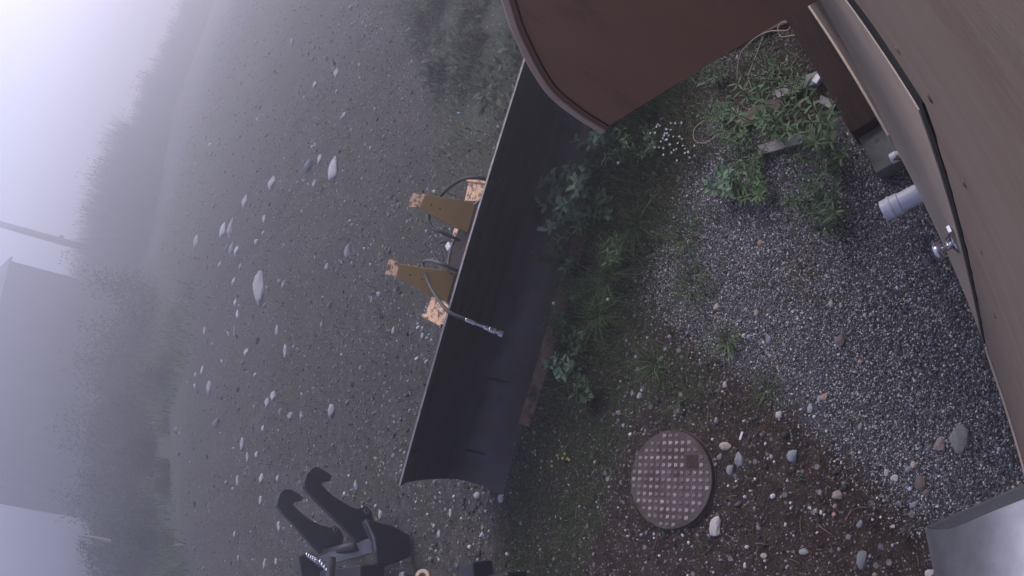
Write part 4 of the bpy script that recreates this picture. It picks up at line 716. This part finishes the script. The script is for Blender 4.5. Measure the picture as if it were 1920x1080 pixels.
tuft(1.30, 2.08, 160, .09, 'dark grass tuft above the manhole cover', .15, .05)
tuft(1.66, 1.66, 220, .10, 'dark round grass clump on the gravel beside a dandelion', .2, .07)
tuft(2.30, 1.98, 60, .23, 'tall pale arching grass clump in front of the blade', .25, .05, 1.7)
tuft(2.02, 2.30, 110, .26, 'arching grass clump between the pale clump and the cutting edge', .1, .035, 1.7)
tuft(1.80, 2.42, 90, .24, 'grass clump bending over the rusty cutting edge', .1, .03, 1.7)
tuft(1.40, .95, 80, .07, 'reddish dry grass clump on the gravel near the drain pipe', .9, .05)
tuft(2.0, 1.62, 140, .12, 'green grass clump at the gravel edge below the tall arching one', .1, .05)
# leafy weeds beyond the blade, under the hood side of the yard
def bush_soup(n_, rx, rz, leaf, base, seed, spiky=0.0):
    g = np.random.default_rng(seed); cl = g.normal(0, 1, (14, 3)); cl /= np.linalg.norm(cl, axis=1)[:, None]; cl *= g.uniform(.3, .85, (14, 1)); cl[:, 2] = np.abs(cl[:, 2])
    c = cl[g.integers(0, 14, n_)] + np.clip(g.normal(0, .17, (n_, 3)), -.32, .32); c[:, 2] = np.abs(c[:, 2]); P_ = c * [rx, rx, rz]
    d = g.normal(0, 1, (n_, 3)) + [0, 0, spiky]; d /= np.linalg.norm(d, axis=1)[:, None]; s = np.cross(d, g.normal(0, 1, (n_, 3))); s /= np.linalg.norm(s, axis=1)[:, None]
    L_ = leaf * g.uniform(.6, 1.3, (n_, 1)); W_ = L_ * .36
    V = np.stack([P_, P_ + d * L_ * .5 + s * W_ * .5, P_ + d * L_, P_ + d * L_ * .5 - s * W_ * .5], 1).reshape(-1, 3)
    C = np.array([base]) * g.uniform(.55, 1.5, (n_, 1)) * (1 + g.normal(0, .08, (n_, 3)))
    return V, np.arange(n_ * 4).reshape(-1, 4), np.repeat(np.clip(C, .005, .6), 4, 0)
def bush_proto(name, n_, rx, rz, leaf, base, seed, nst, spiky=0.0):
    t = thing(name, (0, 0, 0), 'x', 'shrub'); V, F, C = bush_soup(n_, rx, rz, leaf, base, seed, spiky); soup('foliage', V, F, C, FOL, parent=t)
    r_ = random.Random(seed)
    for k in range(nst):
        e = Vector((r_.gauss(0, rx * .5), r_.gauss(0, rx * .5), rz * r_.uniform(.5, .95))); MB().tube([(e.x * .05, e.y * .05, -.05), e * .5 + Vector((0, 0, rz * .1)), e], [rx * .03, rx * .02, rx * .008], 5).build('stem', BARK, t)
    return t
def spread_things(protos, spots, labels, cat, group):
    used = set()
    for i, (x, y, s, pk) in enumerate(spots):
        p = protos[pk]
        if pk not in used: o = p; used.add(pk)
        else: o = copy_tree(p)
        o.location = (x, y, g1(x, y)); o.rotation_euler = (0, 0, rr.uniform(0, 6.28)); o.scale = (s, s, s * rr.uniform(.85, 1.15)); tag(o, labels[i] if isinstance(labels, list) else labels, cat, group)
    for i, p in enumerate(protos):
        if i not in used:
            for c in list(p.children): bpy.data.objects.remove(c)
            bpy.data.objects.remove(p)
PW = [bush_proto('leafy_weed', 150, .28, .30, .11, (.15, .175, .12), 11, 6, .6), bush_proto('leafy_weed', 130, .32, .24, .10, (.16, .18, .125), 12, 6, .4), bush_proto('leafy_weed', 130, .24, .36, .12, (.19, .21, .16), 13, 6, 1.0)]
ws = []
for k in range(46):
    x0 = rr.uniform(3.9, 8.2); y0 = 2.1 + (x0 - 3.9) * .42 + rr.uniform(-.5, 1.15)
    ws.append((x0, y0, rr.uniform(.55, 1.15), k % 3))
wd_ = sorted(range(len(ws)), key=lambda i: math.hypot(ws[i][0] - 4.2, ws[i][1] - 2.6)); NUM = ('first second third fourth fifth sixth seventh eighth ninth tenth eleventh twelfth thirteenth fourteenth fifteenth sixteenth seventeenth eighteenth nineteenth twentieth').split()
def nth(i): return NUM[i] if i < 20 else ('twenty ' + NUM[i - 20] if i < 40 else 'forty ' + NUM[i - 40]) if i != 40 else 'forty first'
wl = [''] * len(ws)
for r_, i in enumerate(wd_): wl[i] = 'grey green leafy weed beyond the blade, ' + nth(r_) + ' counted away from the hood'
spread_things(PW, ws, wl, 'weed', 'weeds beyond the blade')
# dry stalks and rootlets lying on the dirt
n_ = 1900; x = np.r_[rng.uniform(-.8, 3.2, 1000), rng.uniform(2.1, 3.2, 900)]; y = np.r_[rng.uniform(.4, 3.4, 1000), rng.uniform(.36, 1.5, 900)]; k = (zones(x, y)[0] < .75) & (np.hypot(x - .547, y - 2.127) > .36); x, y = x[k], y[k]; n_ = len(x); L_ = rng.gamma(3, .022, n_); q = rng.uniform(0, 6.283, n_); wq = .0012 + .0012 * rng.random(n_); V = np.zeros((n_, 4, 2, 3)); bd_ = rng.normal(0, .35, n_)
for i, t in enumerate((0, .33, .66, 1.0)):
    cx = x + np.cos(q + bd_ * t) * L_ * t; cy = y + np.sin(q + bd_ * t) * L_ * t; cz = gz(cx, cy) + .006 + .006 * np.sin(3 * t + q)
    for kk, sg in enumerate((-1, 1)): V[:, i, kk] = np.stack([cx - np.sin(q) * wq * sg, cy + np.cos(q) * wq * sg, cz], -1)
F = (np.array([[0, 1, 3, 2], [2, 3, 5, 4], [4, 5, 7, 6]])[None] + (np.arange(n_) * 8)[:, None, None]).reshape(-1, 4)
C = np.array([[.16, .11, .075]]) * rng.uniform(.4, 1.6, (n_, 1)); tag(soup('dry_stalks', V.reshape(-1, 3), F, np.repeat(C, 8, 0), GRS), 'dry stalks and rootlets lying on the brown dirt', 'stalks', None, 'stuff')
# ------------------------------------------------------------------ far things in the fog
DG = (.060, .072, .048); YG = (.11, .115, .055); BG = (.07, .085, .065)
PS = [bush_proto('shrub', 2600, 1.0, 1.5, .13, DG, 21, 8, .5), bush_proto('shrub', 2400, 1.1, 1.15, .12, YG, 22, 8, .3), bush_proto('shrub', 2600, .9, 1.9, .14, BG, 23, 8, .9)]
ss = []
for k in range(40):
    x0 = -3.2 + k % 10 * 1.2 + rr.uniform(-.5, .5); row = k // 10; y0 = 15.8 + row * 2.9 + .38 * x0 + rr.uniform(-.7, .7); ss.append((x0, y0, rr.uniform(.7, 1.1) * (.42 + .33 * row), 1 if (row == 0 and rr.random() < .6) else rr.choice((0, 2))))
sl_ = []
for k in range(40): sl_.append('foggy ' + ('yellowish' if ss[k][3] == 1 else 'dull') + ' green shrub in the ' + ('front', 'second', 'third', 'rearmost')[k // 10] + ' row, ' + nth(k % 10) + ' from the bottom picture edge')
spread_things(PS, ss, sl_, 'shrub', 'shrubs at the far edge of the yard')
x = rng.uniform(-4, 11, 30000); y = rng.uniform(14.6, 30, 30000); k = (rng.uniform(0, 1, len(x)) < sstep(14.2, 19.5, y + 2.2 * np.sin(x * .9 + 1) + 1.2 * np.sin(x * 2.3) - .25 * x) * sstep(11, 5, x - .25 * (y - 14))); x, y = x[k], y[k]; n_ = len(x)
V, F, C = blades(x, y, rng.gamma(3, .07, n_) + .06, .02 + .03 * rng.random(n_), gtone(n_, .3) * 1.2, .5)
tag(soup('tall_grass', V, F, C, GRS), 'tall rough grass at the far edge of the yard in fog', 'grass', None, 'stuff')
n_ = 26000; x = rng.uniform(6, 34, n_); y = rng.uniform(3, 40, n_); k = rng.uniform(0, 1, n_) < np.clip(zones(x, y)[3] * .8 + .1, 0, 1) * (.2 + .8 * clumpy(x, y, .18)); x, y = x[k], y[k]; n_ = len(x)
V, F, C = blades(x, y, rng.gamma(3, .03, n_) + .02, .02 + .02 * rng.random(n_), gtone(n_, .5) * 1.3, .8)
tag(soup('rough_grass', V, F, C, GRS), 'patchy rough grass on the far ground towards the road', 'grass', None, 'stuff')
# tree line beyond the road: one mass of small spruces and brush
V_, F_, C_ = [], [], []; o_ = 0
def spruce(x0, y0, h, g):
    n_ = 170; t = g.uniform(0, 1, n_) ** .8; rad = (1 - t) * h * .24 * g.uniform(.5, 1.1, n_); q = g.uniform(0, 6.283, n_); z = t * h * .96; P_ = np.stack([x0 + np.cos(q) * rad * .3, y0 + np.sin(q) * rad * .3, z], 1)
    d = np.stack([np.cos(q), np.sin(q), np.full(n_, .05)], 1) * np.maximum(rad, .05)[:, None]; s = np.stack([-np.sin(q), np.cos(q), np.zeros(n_)], 1) * (.10 * h * (1.1 - t))[:, None] * .5
    tp = np.array([[x0, y0, h * 1.02]])
    V = np.stack([P_ + [0, 0, .05 * h], P_ + d * .6 + s - [0, 0, .02 * h], P_ + d - [0, 0, .05 * h], P_ + d * .6 - s - [0, 0, .02 * h]], 1).reshape(-1, 3)
    return V, np.repeat(np.array([[.035, .045, .034]]) * g.uniform(.6, 1.4, (n_, 1)), 4, 0)
g = np.random.default_rng(5)
for k in range(90):
    a_ = R(g.uniform(17, 62)); base_d = 50 + 28 * max(0, (math.degrees(a_) - 36) / 20) + g.uniform(0, 12); h = 1.3 * (4.9 if math.degrees(a_) < 40 else 3.8) * g.uniform(.5, .86)
    V, C = spruce(math.sin(a_) * base_d, math.cos(a_) * base_d, h, g); V_.append(V); C_.append(C)
V = np.concatenate(V_); C = np.concatenate(C_)
tag(soup('treeline', V, np.arange(len(V)).reshape(-1, 4), C, FOL), 'line of small spruces fading into fog beyond the road', 'trees', None, 'stuff')
V_, F_, C_ = [], [], []
for k in range(300):
    a_ = R(g.uniform(14, 60)); dd = 42 + 22 * max(0, (math.degrees(a_) - 36) / 20) + g.uniform(0, 9); V, F, C = bush_soup(620, g.uniform(1.0, 2.2), g.uniform(1.2, 5.2 if a_ < .68 else 3.9), .22, (.07, .085, .05) if k % 3 else (.11, .11, .06), 100 + k, 2.2); V_.append(V + [math.sin(a_) * dd, math.cos(a_) * dd, 0]); C_.append(C)
n_ = 22000; a_ = np.radians(g.uniform(14, 60, n_)); dd = 42 + 22 * np.maximum(0, (np.degrees(a_) - 36) / 20) + g.uniform(0, 9, n_); tw_h = (3.5 + 1.7 * (a_ < .70) + .35 * np.sin(a_ * 55) * np.sin(a_ * 23) + .2 * np.sin(a_ * 140)) * g.beta(4, 2, n_) * 1.15
V, F, C = blades(np.sin(a_) * dd, np.cos(a_) * dd, tw_h, .035 + .045 * g.random(n_), np.array([[.065, .07, .045]]) * g.uniform(.6, 1.4, (n_, 1)), .3); V_.append(V[F].reshape(-1, 3)); C_.append(C[F].reshape(-1, 3))
V = np.concatenate(V_); C = np.concatenate(C_)
tag(soup('brush', V, np.arange(len(V)).reshape(-1, 4), C, FOL), 'bushy scrub along the far side of the road in fog', 'brush', None, 'stuff')
V_, C_ = [], []
for k in range(70):
    a_ = R(g.uniform(7, 27)); dd = g.uniform(26, 32.5); V, F, C = bush_soup(560, g.uniform(.9, 1.7), g.uniform(1.6, 3.5), .16, (.06, .075, .05) if k % 4 else (.10, .10, .055), 500 + k, 1.2); V_.append(V + [math.sin(a_) * dd, math.cos(a_) * dd, 0]); C_.append(C)
V = np.concatenate(V_); tag(soup('brush', V, np.arange(len(V)).reshape(-1, 4), np.concatenate(C_), FOL), 'bushy scrub at the foot of the metal building', 'brush', None, 'stuff')
# long building with ribbed siding
bd = thing('metal_building', (14, 45, 0), 'large dark ribbed metal building looming in the fog', 'building'); off = bd.location
c0 = Vector((21.4, 42.9, 0)); c1 = Vector((5.3, 46.1, 0)); ex = (c1 - c0).normalized(); ey = Vector((ex.y, -ex.x, 0)); ey = ey if ey.y > 0 else -ey; LW = (c1 - c0).length
V = []; F = []; nr = 96; HB = 9.1
for i in range(nr + 1):
    q = c0 + ex * (LW * i / nr) + ey * (.05 if i % 4 in (0, 1) else 0.0); V += [q, q + Vector((0, 0, HB))]
F = [(2 * i, 2 * i + 2, 2 * i + 3, 2 * i + 1) for i in range(nr)]
WB(off).add(V, F).build('ribbed_wall', WALLF, bd)
b = WB(off); b.add([c0, c0 + ey * 9, c0 + ey * 9 + Vector((0, 0, HB)), c0 + ey * 4.5 + Vector((0, 0, HB + 1.4)), c0 + Vector((0, 0, HB)), c1, c1 + ey * 9, c1 + ey * 9 + Vector((0, 0, HB)), c1 + ey * 4.5 + Vector((0, 0, HB + 1.4)), c1 + Vector((0, 0, HB))], [(0, 1, 2, 3, 4), (5, 9, 8, 7, 6), (1, 6, 7, 2)]); b.build('end_wall', WALLF, bd)
e0 = c0 - ex * .25 - ey * .3; e1_ = c1 + ex * .25 - ey * .3
b = WB(off); b.prism([e0 + Vector((0, 0, HB + .0)), e0 + ey * 4.8 + Vector((0, 0, HB + 1.5)), e0 + ey * 9.6 + Vector((0, 0, HB)), e0 + ey * 9.6 + Vector((0, 0, HB + .12)), e0 + ey * 4.8 + Vector((0, 0, HB + 1.62)), e0 + Vector((0, 0, HB + .12))], e1_ - e0); b.build('roof', ROOFF, bd)
# utility pole
po = thing('utility_pole', (27.0, 48.3, 0), 'thick wooden utility pole rising through fog beside the metal building', 'pole'); off = po.location
WB(off).tube([(27.0, 48.3, -.2), (27.0, 48.3, 15.0)], [.33, .25], 14).build('pole', POLEM, po, smooth=True)
WB(off).box((27.15, 48.05, 6.2), (.38, .38, .42)).build('bracket_box', ROOFF, po, bevel=.03)
# fallen pale snag in the shrubs
o = MB().tube([(0, 0, 0), (.05, .02, .4), (.06, .05, .95)], [.07, .06, .035], 8).build('dead_snag', mat('bare_wood', (.34, .28, .20), (.44, .37, .28), 5, .9)); o.location = (1.75, 20.5, 1.3); tag(o, 'short pale broken snag sticking out of the shrubs', 'snag')
# ------------------------------------------------------------------ haze
hm = bpy.data.materials.new('haze'); hm.use_nodes = True; N = hm.node_tree.nodes; N.clear(); o = N.new('ShaderNodeOutputMaterial'); pv = N.new('ShaderNodeVolumePrincipled')
pv.inputs['Color'].default_value = (.93, .92, .98, 1); pv.inputs['Density'].default_value = FOG; pv.inputs['Anisotropy'].default_value = 0.62
hm.node_tree.links.new(pv.outputs[0], o.inputs['Volume'])
hz = MB().box((0, 75, 7.5), (310, 240, 18.0)).build('haze', hm); tag(hz, 'thin white morning fog hanging over the yard', 'fog', None, 'stuff')
